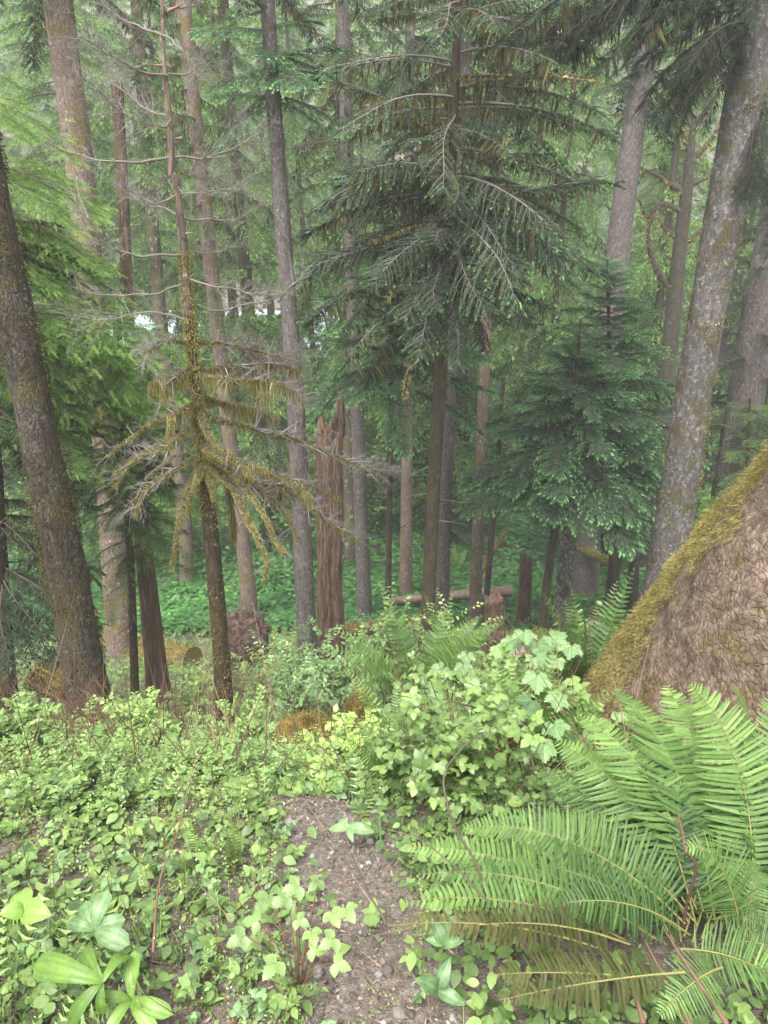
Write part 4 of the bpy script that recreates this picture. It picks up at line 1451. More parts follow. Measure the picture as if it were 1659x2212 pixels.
    branch([(450, 985), (500, 1018, -.3), (562, 1098, -.6), (590, 1162, -.8), (612, 1192, -.9)], 13, 1.2, 14, 14, 30)
    branch([(440, 1005), (488, 1042, .2), (500, 1100, .3), (505, 1150, .3)], 14, 1.2, 60, 6)
    branch([(436, 960), (470, 985, -.3), (520, 1000, -.5), (575, 1012, -.6)], 15, 1.3, 30, 8)
    branch([(446, 1004), (420, 1030, .25), (402, 1064, .4), (385, 1100, .5)], 16, 1.2, 70, 8)
    branch([(444, 995), (515, 1030, .4), (575, 1050, .7), (610, 1062, .9)], 15, 1.1, 60, 14)
    branch([(446, 998), (530, 1040, -.1), (610, 1100, -.1), (650, 1170, -.1)], 12, 1.0, 20, 40, 44)
    branch([(448, 1002), (520, 1028, .25), (640, 1040, .4), (730, 1075, .5)], 13, 1.0, 30, 50, 46)
    branch([(440, 985), (380, 1010, -.2), (320, 1050, -.35), (290, 1110, -.4)], 12, 1.0, 20, 24, 40)
    # upper mossy whorl
    branch([(425, 890), (520, 920, .1), (620, 945, .2), (720, 985, .35), (790, 1010, .4), (840, 1020, .45)], 15, 1.0, 12, 110, 54)
    branch([(425, 885), (345, 905, .3), (290, 940, .5), (235, 985, .6)], 10, .8, 10, 30, 46)
    branch([(425, 895), (370, 960, -.2), (300, 990, -.3), (246, 1022, -.4)], 13, 1.1, 8, 26, 40)
    branch([(424, 880), (460, 950, -.3), (512, 992, -.5), (545, 1032, -.6)], 13, 1.1, 16, 14)
    branch([(424, 870), (392, 885, -.3), (370, 905, -.4), (362, 945, -.5)], 13, 1.2, 50, 10)
    branch([(420, 800), (500, 790, .1), (580, 784, .2), (645, 800, .3)], 14, 1.0, 60, 60, 46)
    branch([(417, 808), (500, 820, -.2), (600, 826, -.3), (652, 862, -.4)], 12, 1.0, 70, 60, 46)
    branch([(417, 795), (372, 822, -.2), (350, 868, -.3)], 14, 1.2, 46, 18, 34)
    branch([(420, 820), (370, 815, .3), (320, 835, .4)], 10, 1.0, 60, 18, 34)
    branch([(430, 930), (345, 960, .4), (280, 1000, .6), (250, 1050, .7)], 9, .9, 20, 22, 40)
    branch([(420, 850), (480, 870, .4), (540, 880, .6), (600, 900, .7)], 10, 1.0, 50, 22, 40)
    branch([(436, 950), (330, 1020, .2), (270, 1110, .3)], 7, .6, 0, 20, 50)
    branch([(413, 740), (360, 735, -.2), (310, 760, -.4)], 8, .8, 14, 60, 50)
    branch([(413, 735), (480, 740, .1), (560, 760, .2), (640, 770, .3)], 8, .5, 14, 90, 54)
    # upper bare, upswept
    for pl, w in [([(408, 690), (330, 672, -.1), (230, 690, -.2), (165, 682, -.3)], 8), ([(408, 655), (470, 668, .1), (560, 652, .2), (640, 612, .3)], 7),
                  ([(403, 610), (330, 632, .2), (225, 640, .3), (170, 625, .3)], 7), ([(402, 600), (480, 622, -.2), (580, 640, -.3), (655, 602, -.4)], 7),
                  ([(396, 545), (300, 550, -.2), (235, 528, -.3), (190, 468, -.4)], 8), ([(396, 540), (450, 545, .2), (510, 530, .3)], 6),
                  ([(391, 470), (460, 474, .2), (520, 470, .3), (585, 432, .4)], 7), ([(390, 462), (330, 446, .2), (290, 425, .3)], 7),
                  ([(386, 418), (450, 413, -.2), (540, 408, -.3)], 6), ([(384, 420), (330, 432, -.2), (262, 400, -.3)], 6),
                  ([(372, 342), (310, 352, -.1), (225, 346, -.2), (150, 330, -.2), (105, 302, -.3)], 8), ([(372, 345), (450, 338, .1), (520, 312, .2), (562, 268, .3)], 8),
                  ([(362, 170), (300, 152, -.2), (240, 120, -.3), (180, 82, -.4)], 7), ([(362, 165), (405, 158, .2), (432, 140, .3), (470, 145, .4)], 7),
                  ([(356, 80), (300, 60, .3), (240, 30, .4), (205, -20, .5)], 7), ([(358, 82), (400, 110, -.3), (425, 160, -.4)], 6), ([(366, 260), (300, 220, .3), (230, 160, .5)], 6),
                  ([(366, 265), (330, 270, -.4), (260, 240, -.6), (200, 190, -.7)], 5), ([(352, 20), (420, 10, .2), (470, -30, .3)], 6), ([(375, 372), (440, 380, .4), (520, 360, .6)], 5)]:
        branch(pl, w * .62, .10, 0, int(rng.uniform(18, 44)), rng.uniform(34, 70), grey=1)
    # broken stubs
    for (a, b, c, d) in ((398, 505, 418, 503), (392, 298, 375, 300), (352, 142, 330, 140), (364, 24, 396, 8), (410, 600, 422, 590)):
        p, q = at(a, b, Y0), at(c, d, Y0 - .05)
        mb = MB()
        cones(mb, p, q - p, np.linalg.norm(q - p), .012, 0, .9, 0, seg=6)
        mb.build('stub', [M['redtwig']], root, base)


build_dead_tree()


# ------------------------------------------------------------------ far woods (a mass) and fill
WINDOWS = ((240, 330, 676, 746), (490, 600, 614, 676))


def to_px(p):
    p = np.asarray(p, float)
    dz = p[..., 2] - CAM_Z
    dep = p[..., 1] * CP - dz * SP
    return CX + FPX * p[..., 0] / dep, CY - FPX * (p[..., 1] * SP + dz * CP) / dep


def in_gap(p, m=0):
    """the two openings in the valley woods through which the river shows"""
    u, v = to_px(p)
    r = np.zeros(np.shape(u), bool)
    for a, b, c, d in WINDOWS:
        r |= (u > a - m) & (u < b + m) & (v > c - m * .6) & (v < d + m * .6)
    return r


def build_far_woods():
    rng = np.random.default_rng(321)
    mb = MB()
    spots = []
    for y in np.arange(28, 58, 5.5):
        hw = y * .60 + 3
        for x in np.arange(-hw, hw, 5.0):
            spots.append((x + rng.normal(0, 1.2), y + rng.normal(0, 1.6), 0))
    for y in np.arange(97, 220, 10.0):
        hw = y * .58
        for x in np.arange(-hw, hw, 6.5):
            spots.append((x + rng.normal(0, 2), y + rng.normal(0, 3), 1))
    for x, y, far in spots:
        gz = float(ground(x, y))
        H = rng.uniform(16, 26) if far else rng.uniform(24, 32)
        lean = rng.normal(0, .02, 2)
        r0 = rng.uniform(.14, .30) * (1 if not far else .8)
        pts = np.array([[x, y, gz - .2], [x + lean[0] * H * .5, y + lean[1] * H * .5, gz + H * .5], [x + lean[0] * H, y + lean[1] * H, gz + H]])
        if rng.uniform() < .6 and not (not far and in_gap(np.array([x, y, -8.0]), 8)):
            tube(mb, smooth_path(pts, 8), np.linspace(r0, .04, 8), 7, rng.uniform(.1, .6), 1, False, .1, (1, 1, 1), 3)
        top = (CAM_Z + .20 * y + 2) - gz
        z1 = gz + min(H, max(top, 8))
        z0 = gz + (rng.uniform(.5, 3) if far else (rng.uniform(.6, 3.0) if rng.uniform() < .7 else rng.uniform(3.5, 8)))
        if z1 < z0 + 1:
            continue
        n = int((z1 - z0) * (3.9 if not far else 3.4))
        dt = rng.normal(.05 if not far else .14, .10)
        z = np.sort(rng.uniform(z0, z1, n))
        t = (z - z0) / (z1 - z0)
        az = (np.arange(n) * 2.39996 + rng.normal(0, .35, n)) % (2 * math.pi)
        p = np.stack([np.interp(z, pts[:, 2], pts[:, 0]), np.interp(z, pts[:, 2], pts[:, 1]), z], 1)
        L = (rng.uniform(2.3, 3.4) * (1 - .45 * t) if not far else rng.uniform(3.2, 4.6) * (1.05 - .85 * t)) * rng.uniform(.7, 1.2, n)
        tl = np.radians(-34 + 32 * t + rng.normal(0, 8, n))
        d = np.stack([np.cos(az) * np.cos(tl), np.sin(az) * np.cos(tl), np.sin(tl)], 1)
        if not far:
            k = (rng.uniform(0, 1, n) < .05) | ~(in_gap(p, 10) | in_gap(p + d * L[:, None] * .5, 14) | in_gap(p + d * L[:, None], 14))
            p, az, tl, L, t, d = p[k], az[k], tl[k], L[k], t[k], d[k]
        put_branches(mb, 'vfar' if far else 'far', p, az, tl, L, rng, dt + .06 * t + rng.normal(0, .05, len(p)))
    # broad-leaved understorey between the conifers
    for k in range(290):
        y = rng.uniform(24, 57) if k < 190 else rng.uniform(52, 59)
        x = rng.uniform(-1, 1) * (y * .56 + 2)
        gz = float(ground(x, y))
        hh = rng.uniform(.6, 13) * rng.uniform(.2, 1) if k < 190 else rng.uniform(.8, 6.5)
        r = rng.uniform(1.0, 2.4)
        n = int(850 * r)
        d = rdirs(n, rng)
        q = np.array([x, y, gz + hh]) + d * (rng.uniform(.15, 1, n) ** .5)[:, None] * r * np.array([1.1, 1.1, .7]) * (1 + .4 * fbm(d * 2 + k, 2, k))[:, None]
        q = q[(fbm(q * .9, 2, 8) > .38) | ~in_gap(q, 6)]
        q = q[q[:, 2] > ground(q[:, 0], q[:, 1])]
        n = len(q)
        if n == 0:
            continue
        layer = fbm(q * np.array([1.2, 1.2, 2.6]), 2, 5)
        q, layer = q[layer > -.25], layer[layer > -.25]
        n = len(q)
        a = rng.uniform(0, 6.3, n)
        dd = np.stack([np.cos(a), np.sin(a), rng.normal(-.25, .3, n)], 1)
        scatter(mb, *KITE, q, frames(dd, roll=rng.normal(0, .4, n)), np.stack([rng.uniform(.12, .24, n), rng.uniform(.09, .17, n), np.full(n, .1)], 1),
                .5 + .3 * layer + rng.normal(0, .13, n) + rng.normal(0, .0), 0)
    tag(mb.build('far_woods', [M['fargreen'], M['bark_dark'], M['crownmoss']]), 'hazy mass of conifers filling the valley and the slope across the river', kind='stuff')


build_far_woods()

# ------------------------------------------------------------------ ground layer
def on_path(x, y):
    c = np.interp(y, [.6, 1.05, 1.35, 1.6, 1.9, 2.3], [.06, .03, -.06, -.12, -.22, -.30])
    w = np.interp(y, [.6, 1.05, 1.35, 1.6, 1.9, 2.15, 2.4], [.17, .135, .135, .15, .17, .12, 0])
    return np.abs(x - c) - w * (1 + .35 * vnoise(np.stack([x * 9, y * 9, 0 * x], -1), 8))


def field(n, rng, x0, x1, y0, y1, frustum=True):
    y = rng.uniform(y0 ** .5, y1 ** .5, n) ** 2 if y0 > 0 else rng.uniform(y0, y1, n)
    x = rng.uniform(-1, 1, n)
    if frustum:
        x = x * (y * .56 + 1.0)
    else:
        x = x0 + (x + 1) * .5 * (x1 - x0)
    return x, y


def leafy(mb, x, y, z, rng, tpl, size, tilt=.5, tint=.4, mat=0, jitter=.15, heading=None):
    n = len(x)
    a = rng.uniform(0, 2 * math.pi, n) if heading is None else heading
    d = np.stack([np.cos(a), np.sin(a), rng.normal(0, tilt * .6, n) - .1], 1)
    R = frames(d, roll=rng.normal(0, tilt, n))
    scatter(mb, tpl[0], tpl[1], np.stack([x, y, z], 1), R, size, tint + rng.normal(0, jitter, n), mat)


def sprig(rng, nl=9, h=.35, tpl=ELLIPT, ls=.05, spread=.5, opposite=False, stem=.0016):
    """one small stem with leaves in a flat spray"""
    mb = MB()
    d = unit(np.array([rng.normal(0, spread), rng.normal(0, spread), 1.0]))
    cones(mb, [[0, 0, 0]], [d], h, stem, .12, .4, 1, rings=5, curl=(d[0], d[1], -.5))
    t = np.linspace(.3, 1.0, nl)
    P = np.outer(t * h, d) + np.outer(.12 * h * t ** 2, [d[0], d[1], -.5])
    sg = np.where(np.arange(nl) % 2 == 0, 1, -1)
    az = math.atan2(d[1], d[0]) + sg * rng.uniform(.5, 1.5, nl)
    az[-1] = math.atan2(d[1], d[0])
    dd = np.stack([np.cos(az), np.sin(az), rng.normal(.05, .25, nl)], 1)
    scatter(mb, tpl[0], tpl[1], P, frames(dd, roll=rng.normal(0, .3, nl)), ls * rng.uniform(.65, 1.2, nl) * (1 - .25 * (t > .9)), .35 + .3 * t + rng.normal(0, .1, nl), 0)
    return Tpl(mb)


def whorl_plant(rng, nl=5, h=.12, tpl=OVATE, ls=.06):
    mb = MB()
    cones(mb, [[0, 0, 0]], [[rng.normal(0, .2), rng.normal(0, .2), 1]], h, .0014, .05, .5, 1)
    a = np.arange(nl) * 2 * math.pi / nl + rng.uniform(0, 6)
    dd = np.stack([np.cos(a), np.sin(a), rng.normal(.1, .15, nl)], 1)
    scatter(mb, tpl[0], tpl[1], np.tile([[0, 0, h * .97]], (nl, 1)), frames(dd, roll=rng.normal(0, .2, nl)), ls * rng.uniform(.8, 1.2, nl), .45 + rng.normal(0, .12, nl), 0)
    return Tpl(mb)


def place(mb, T, x, y, z, rng, sc, dt=0.0, tilt=.12, mats=None):
    n = len(x)
    which = rng.integers(0, len(T), n)
    a = rng.uniform(0, 2 * math.pi, n)
    up = unit(np.stack([rng.normal(0, tilt, n), rng.normal(0, tilt, n), np.ones(n)], 1))
    xa = unit(np.cross(np.stack([-np.sin(a), np.cos(a), 0 * a], 1), up))
    R = np.stack([xa, np.cross(up, xa), up], 2)
    sc = np.broadcast_to(np.asarray(sc, float), (n,))
    dt = np.broadcast_to(np.asarray(dt, float), (n,))
    for k, t in enumerate(T):
        q = which == k
        if q.any():
            t.put(mb, np.stack([x, y, z], 1)[q], R[q], sc[q], dt[q], mats)


_r = np.random.default_rng(900)
T_SPRIG = [sprig(_r, int(_r.integers(9, 18)), .34, ELLIPT, _r.uniform(.028, .052)) for _ in range(9)]
T_FINE = [sprig(_r, int(_r.integers(12, 19)), .36, ELLIPT, _r.uniform(.018, .03), .6) for _ in range(8)]
T_HERB = [sprig(_r, int(_r.integers(5, 8)), .13, OVATE, .05, .7) for _ in range(6)]
T_WHORL = [whorl_plant(_r, int(_r.integers(4, 7)), .11, OVATE, .055) for _ in range(5)]
T_STRAP = []
for _ in range(4):
    mb_ = MB()
    n_ = int(_r.integers(4, 7))
    a_ = np.arange(n_) * 2.4 + _r.uniform(0, 6)
    dd_ = np.stack([np.cos(a_), np.sin(a_), _r.uniform(.3, 1.2, n_)], 1)
    scatter(mb_, LANCE[0], LANCE[1], np.zeros((n_, 3)), frames(dd_), _r.uniform(.09, .17, n_), .4 + _r.normal(0, .12, n_), 0)
    T_STRAP.append(Tpl(mb_))


def tri(tpl, n=3, spread=1.25):
    v, f = [], []
    o = 0
    for k in range(n):
        a = (k - 1) * spread
        c, s_ = math.cos(a), math.sin(a)
        q = tpl[0].copy() * (1.0 if k == 1 else .85)
        q = np.stack([q[:, 0] * c - q[:, 1] * s_, q[:, 0] * s_ + q[:, 1] * c, q[:, 2]], 1)
        v.append(q + [.25 if k == 1 else .08, 0, 0])
        f.append(tpl[1] + o)
        o += len(q)
    return np.concatenate(v), np.concatenate(f)


TRI = tri(SERRATE)
T_TRI = [sprig(_r, int(_r.integers(3, 5)), .14, TRI, .045, .6) for _ in range(4)]


def build_valley_carpet():
    rng = np.random.default_rng(41)
    mb = MB()
    n = 190000
    y = rng.uniform(17, 58, n)
    x = rng.uniform(-1, 1, n) * (y * .60 + 2)
    dens = fbm(np.stack([x * .35, y * .35, 0 * x], -1), 3, 3)
    k = dens > -.7
    x, y, dens = x[k], y[k], dens[k]
    h = .32 + .22 * fbm(np.stack([x * .8, y * .8, 0 * x], -1), 3, 6)
    z = ground(x, y) + h * rng.uniform(.35, 1.05, len(x)) ** .5
    leafy(mb, x, y, z, rng, ELLIPT, rng.uniform(.13, .24, len(x)), .3, .42 + .3 * dens, 0, .15)
    tag(mb.build('ground_cover', [M['carpet']]), 'low carpet of dark green leaves over the valley floor', kind='stuff')


def build_slope_undergrowth():
    rng = np.random.default_rng(42)
    mb = MB()
    n = 24000
    y = 2.3 + (18 - 2.3) * rng.uniform(0, 1, n) ** 1.5
    x = rng.uniform(-1, 1, n) * (y * .58 + .9)
    dn = fbm(np.stack([x * .7, y * .7, 0 * x], -1), 3, 13)
    k = (dn > -.10 + .25 * rng.normal(0, .5, n)) & (on_path(x, y) > .02)
    k &= np.hypot(x - 3.34, y - 3.98) > 1.95
    x, y, dn = x[k], y[k], dn[k]
    s = np.interp(y, [2, 4, 5.5, 8, 18], [.40, .42, .5, .7, 1.15]) * np.where((y > 8) & (x < -.18 * y), .55, 1) * (1 + .5 * dn) * rng.uniform(.6, 1.3, len(x))
    z = ground(x, y) - .02 + .05 * np.clip(dn, 0, 1) * np.clip(y / 5, 0, 1)
    hue = fbm(np.stack([x * .55 + 9, y * .55, 0 * x], -1), 3, 23) + rng.normal(0, .12, len(x))
    for q, mt in ((hue < -.08, 2), ((hue >= -.08) & (hue < .14), 0), (hue >= .14, 3)):
        big = q & (rng.uniform(0, 1, len(x)) < .4)
        place(mb, T_SPRIG, x[big], y[big], z[big], rng, s[big], .10 * dn[big], .2, {0: mt, 1: 1})
        sm = q & ~big
        place(mb, T_FINE, x[sm], y[sm], z[sm], rng, s[sm] * 1.1, .06 + .10 * dn[sm], .25, {0: mt, 1: 1})
    k2 = rng.uniform(0, 1, len(x)) < .6
    place(mb, T_HERB + T_WHORL, x[k2] + rng.normal(0, .1, k2.sum()), y[k2] + rng.normal(0, .1, k2.sum()), z[k2], rng, s[k2] * 1.3, .1 * dn[k2], .2)
    # low leafy cover lower down the bank
    n = 11000
    y = rng.uniform(6.0, 17.5, n)
    x = rng.uniform(-1, 1, n) * (y * .58 + .9)
    s2 = rng.uniform(.35, .85, n)
    hue = fbm(np.stack([x * .4 + 3, y * .4, 0 * x], -1), 3, 29)
    for q, mt in ((hue < -.1, 2), ((hue >= -.1) & (hue < .1), 0), (hue >= .1, 3)):
        place(mb, T_FINE + T_SPRIG, x[q], y[q], ground(x[q], y[q]) - .02, rng, s2[q], .08 + .1 * hue[q], .25, {0: mt, 1: 1})
    n = 14000
    y = rng.uniform(6.0, 18.0, n)
    x = rng.uniform(-1, 1, n) * (y * .58 + .9)
    leafy(mb, x, y, ground(x, y) + rng.uniform(.03, .2, n), rng, ELLIPT, rng.uniform(.06, .13, n), .4, .42, 0, .16)
    # bare stems poking through
    n = 2600
    y = 2.2 + 9 * rng.uniform(0, 1, n) ** 1.4
    x = rng.uniform(-1, 1, n) * (y * .58 + .5)
    k = (on_path(x, y) > .05) & (np.hypot(x - 3.34, y - 3.98) > 1.95)
    x, y = x[k], y[k]
    n = len(x)
    d = np.stack([rng.normal(0, .45, n), rng.normal(0, .45, n), np.ones(n)], 1)
    cones(mb, np.stack([x, y, ground(x, y)], 1), d, rng.uniform(.2, .75, n), rng.uniform(.0015, .004, n), rng.uniform(-.2, .2, n), rng.uniform(.1, .95, n), 1, rings=5)
    tag(mb.build('undergrowth', [M['leaf'], M['redtwig'], M['bluegreen'], M['herb']]), 'dense light green undergrowth of small-leaved shrubs on the slope', kind='stuff')


def build_herbs():
    rng = np.random.default_rng(43)
    mb = MB()
    n = 19000
    y = rng.uniform(.85, 3.0, n)
    x = rng.uniform(-1, 1, n) * (y * .55 + 1.1)
    pd = on_path(x, y)
    dn = fbm(np.stack([x * 1.6, y * 1.6, 0 * x], -1), 3, 17)
    k = (pd > .0) & (dn > -.2 + rng.normal(0, .17, n)) & ((x < .15) | (y > 1.7)) & (np.hypot(x - 3.34, y - 3.98) > 1.9)
    k |= (pd > -.12) & (rng.uniform(0, 1, n) < .06)
    x, y, dn = x[k], y[k], dn[k]
    z = ground(x, y)
    sc = (.25 + .85 * rng.uniform(0, 1, len(x)) ** 2) * np.clip(.5 + .3 * y / 2, .5, .85)
    c = rng.uniform(0, 1, len(x))
    f1 = c < .38
    place(mb, T_FINE, x[f1], y[f1], z[f1], rng, sc[f1] * .65, .1 + .12 * dn[f1], .35)
    e1 = (c > .35) & (c < .45)
    place(mb, T_TRI, x[e1], y[e1], z[e1], rng, sc[e1], .1 * dn[e1], .2, {0: 2, 1: 1})
    a, b, d = (c > .45) & (c < .68), (c >= .68) & (c < .84), c >= .84
    place(mb, T_HERB, x[a], y[a], z[a], rng, sc[a], .12 * dn[a], .25)
    place(mb, T_WHORL, x[b], y[b], z[b], rng, sc[b] * .8, .12 * dn[b], .2)
    place(mb, T_STRAP, x[d], y[d], z[d], rng, sc[d] * .5, .05 + .12 * dn[d], .2)
    # thin flower stems with pale buds, grass blades
    n = 420
    ys = rng.uniform(.95, 2.4, n)
    xs = rng.uniform(-1, .1, n) * (ys * .52 + .35)
    q = on_path(xs, ys) > .0
    xs, ys = xs[q], ys[q]
    n = len(xs)
    d = unit(np.stack([rng.normal(0, .25, n), rng.normal(0, .25, n), np.ones(n)], 1))
    Ls = rng.uniform(.08, .26, n)
    b0 = np.stack([xs, ys, ground(xs, ys)], 1)
    cones(mb, b0, d, Ls, rng.uniform(.0008, .0016, n), .0, rng.uniform(.1, .9, n), 1, rings=3)
    w = rng.uniform(0, 1, n) < .45
    scatter(mb, *KITE, (b0 + d * Ls[:, None])[w], frames(d[w], roll=rng.uniform(0, 6, w.sum())), np.array([[.008, .005, .008]]).repeat(w.sum(), 0), .9, 3)
    n = 1500
    ys = rng.uniform(.85, 2.2, n)
    xs = rng.uniform(-1, .2, n) * (ys * .52 + .35)
    q = (on_path(xs, ys) > -.02) & (fbm(np.stack([xs * 3, ys * 3, 0 * xs], -1), 2, 31) > .1)
    xs, ys = xs[q], ys[q]
    n = len(xs)
    cones(mb, np.stack([xs, ys, ground(xs, ys)], 1), np.stack([rng.normal(0, .6, n), rng.normal(0, .6, n), np.ones(n)], 1), rng.uniform(.05, .16, n), .0018, -.3, rng.uniform(.3, .9, n), 0, rings=5)
    # feathery seedlings and fallen green sprays
    n = 900
    ys = rng.uniform(.9, 2.6, n)
    xs = rng.uniform(-1, .25, n) * (ys * .52 + .35)
    q = (on_path(xs, ys) > -.06) & (fbm(np.stack([xs * 2.4 + 5, ys * 2.4, 0 * xs], -1), 2, 37) > .08)
    xs, ys = xs[q], ys[q]
    n = len(xs)
    a = rng.uniform(0, 6.3, n)
    scatter(mb, FRINGE[0], FRINGE[1], np.stack([xs, ys, ground(xs, ys) + rng.uniform(0, .05, n)], 1), frames(np.stack([np.cos(a), np.sin(a), rng.uniform(-.1, 1.1, n)], 1), roll=rng.normal(0, .5, n)),
            rng.uniform(.05, .13, n), rng.uniform(.35, .85, n), 0)
    # low creeping leaves
    m = 21000
    y2 = rng.uniform(.85, 3.2, m)
    x2 = rng.uniform(-1, 1, m) * (y2 * .55 + 1.1)
    q = (on_path(x2, y2) > rng.normal(.03, .05, m)) & (fbm(np.stack([x2 * 2.2, y2 * 2.2, 0 * x2], -1), 3, 19) > -.15) & (np.hypot(x2 - 3.34, y2 - 3.98) > 1.9)
    x2, y2 = x2[q], y2[q]
    leafy(mb, x2, y2, ground(x2, y2) + rng.uniform(.005, .07, len(x2)), rng, OVATE, rng.uniform(.012, .045, len(x2)), .4, .4, 0, .18)
    tag(mb.build('ground_cover', [M['herb'], M['redtwig'], M['bluegreen'], M['bud']]), 'mixed low herbs and creeping leaves covering the near slope', kind='stuff')


def build_gravel():
    rng = np.random.default_rng(44)
    # stone template: noisy low-poly pebble
    nu, nv = 9, 6
    u = np.linspace(0, 2 * math.pi, nu, endpoint=False)
    vv = np.linspace(.05, math.pi - .05, nv)
    U, V = np.meshgrid(u, vv)
    d = np.stack([np.sin(V) * np.cos(U), np.sin(V) * np.sin(U), np.cos(V)], -1)
    i = np.arange(nv - 1)[:, None] * nu
    j = np.arange(nu)[None]
    f = np.stack([i + j, i + nu + j, i + nu + (j + 1) % nu, i + (j + 1) % nu], -1).reshape(-1, 4)
    mb = MB()
    n = 17000
    y = rng.uniform(.75, 2.9, n)
    x = rng.uniform(-1, 1, n) * (y * .5 + .4)
    p = on_path(x, y)
    k = rng.uniform(0, 1, n) < np.where(p < 0, 1.0, np.exp(-p / .10) * .6 + .03)
    x, y = x[k], y[k]
    s = .0022 + .006 * rng.uniform(0, 1, len(x)) ** 4
    s[:90] = rng.uniform(.007, .017, 90)
    for t in range(5):
        q = np.arange(len(x)) % 5 == t
        tv = (d * (1 + .35 * fbm(d * 1.7 + t * 7, 3, t))[..., None]).reshape(-1, 3)
        R = frames(rdirs(q.sum(), rng, -.3, .3), roll=rng.uniform(-.4, .4, q.sum()))
        scatter(mb, tv, f, np.stack([x[q], y[q], ground(x[q], y[q]) + s[q] * .2], 1), R, s[q][:, None] * rng.uniform(.6, 1.3, (q.sum(), 3)), rng.uniform(.0, .9, q.sum()) ** 1.3)
    tag(mb.build('gravel', [M['gravel']], smooth=False), 'loose grey and brown gravel on the bare trail', kind='stuff')
    # chips, needles and twigs
    mb = MB()
    n = 34000
    y = rng.uniform(.75, 3.4, n)
    x = rng.uniform(-1, 1, n) * (y * .53 + .9)
    a = rng.uniform(0, 6.3, n)
    dd = np.stack([np.cos(a), np.sin(a), rng.normal(0, .18, n)], 1)
    scatter(mb, *KITE, np.stack([x, y, ground(x, y) + rng.uniform(.001, .006, n)], 1), frames(dd, roll=rng.normal(0, .5, n)),
            np.stack([rng.uniform(.006, .024, n), rng.uniform(.002, .006, n), np.full(n, .01)], 1), rng.uniform(0, 1, n) ** 1.4)
    n = 500
    y = rng.uniform(.8, 5, n)
    x = rng.uniform(-1, 1, n) * (y * .5 + .4)
    a = rng.uniform(0, 6.3, n)
    dd = np.stack([np.cos(a), np.sin(a), rng.normal(.05, .15, n)], 1)
    cones(mb, np.stack([x, y, ground(x, y) + .006], 1), dd, rng.uniform(.04, .22, n), rng.uniform(.001, .003, n), .05, rng.uniform(.2, .9, n), 0)
    tag(mb.build('leaf_litter', [M['litter']]), 'brown wood chips, needles and broken twigs on the soil', kind='stuff')


build_valley_carpet()
build_slope_undergrowth()
build_herbs()
build_gravel()


# ------------------------------------------------------------------ ferns
def pinna_tpl():
    xs = np.array([0, .06, .14, .4, .7, .9, 1.0])
    up = np.array([.05, .17, .10, .10, .075, .04, .004])
    dn = np.array([.05, .075, .08, .085, .07, .035, .004])
    zc = -.06 * xs ** 2
    yc = .06 * xs ** 2
    mid = np.stack([xs, yc, zc], 1)
    A = np.stack([xs, yc + up, zc - .02], 1)
    B = np.stack([xs, yc - dn, zc - .02], 1)
    n = len(xs)
    i = np.arange(n - 1)
    v = np.concatenate([mid, A, B])
    f = np.concatenate([np.stack([i, i + 1, n + i + 1, n + i], 1), np.stack([i + 1, i, 2 * n + i, 2 * n + i + 1], 1)])
    return v, f


PINNA = pinna_tpl()


def frond_mb(P, half, n, rng, nrm=(0, -.5, 1), stalk=.12, tint=.45, stalk_r=.0022, fat=1.0, gap=0.0):
    """P: rachis points (world); half: half width; n pairs"""
    mb = MB()
    ctilt = rng.normal(.05, .14)
    n = int(n * .84)
    S = smooth_path(P, 60)
    seg = np.linalg.norm(np.diff(S, axis=0), axis=1)
    s = np.concatenate([[0], np.cumsum(seg)])
    s /= s[-1]
    tube(mb, S, stalk_r * (1.25 - 1.0 * s), 5, .5, 1, False)
    t = stalk + (1 - stalk) * (np.arange(n) + .5) / n
    ii = np.stack([np.interp(t, s, S[:, k]) for k in range(3)], 1)
    T = np.stack([np.interp(t, s, unit(np.gradient(S, axis=0))[:, k]) for k in range(3)], 1)
    T = unit(T)
    nn = np.asarray(nrm, float)
    side = unit(np.cross(T, nn))
    N = np.cross(side, T)
    u = (t - stalk) / (1 - stalk)
    prof = np.clip(.62 + 1.6 * u, 0, 1) * np.clip((1 - u) * 1.75 + .07, 0, 1) ** .85
    for sg in (1, -1):
        k = rng.uniform(0, 1, n) > gap
        m = k.sum()
        L = half * prof[k] * rng.uniform(.93, 1.06, m)
        d = unit(side[k] * sg + T[k] * (.10 + .38 * u[k] + rng.normal(0, .05, m))[:, None] + N[k] * (rng.normal(0, .09, m) + ctilt)[:, None])
        y = unit(np.cross(N[k], d)) * sg
        z = np.cross(d, y)
        ro = rng.normal(.18, .16, m)[:, None] * sg
        y, z = y * np.cos(ro) + z * np.sin(ro), z * np.cos(ro) - y * np.sin(ro)
        R = np.stack([d, y, z], 2)
        w = fat * half * (1 - stalk) / 1.0
        sp = np.linalg.norm(S[-1] - S[0]) * (1 - stalk) / n * 3.9 * fat
        sc = np.stack([L, np.minimum(np.full(m, sp), L * 1.6), L], 1)
        scatter(mb, PINNA[0], PINNA[1], ii[k] + side[k] * sg * stalk_r * .6, R, sc, tint + .20 * u[k] - .06 + rng.normal(0, .07, m), 0)
    return mb


def arc(base, tip, bow, n=7, side=0.0):
    base, tip = np.asarray(base, float), np.asarray(tip, float)
    u = np.linspace(0, 1, n)[:, None]
    L = np.linalg.norm(tip - base)
    hz = tip - base
    sd = unit(np.cross(hz, [0, 0, 1.0]))
    return base + (tip - base) * u + np.array([0, 0, 1.0]) * bow * L * 4 * u * (1 - u) + sd * side * L * 4 * u * (1 - u)


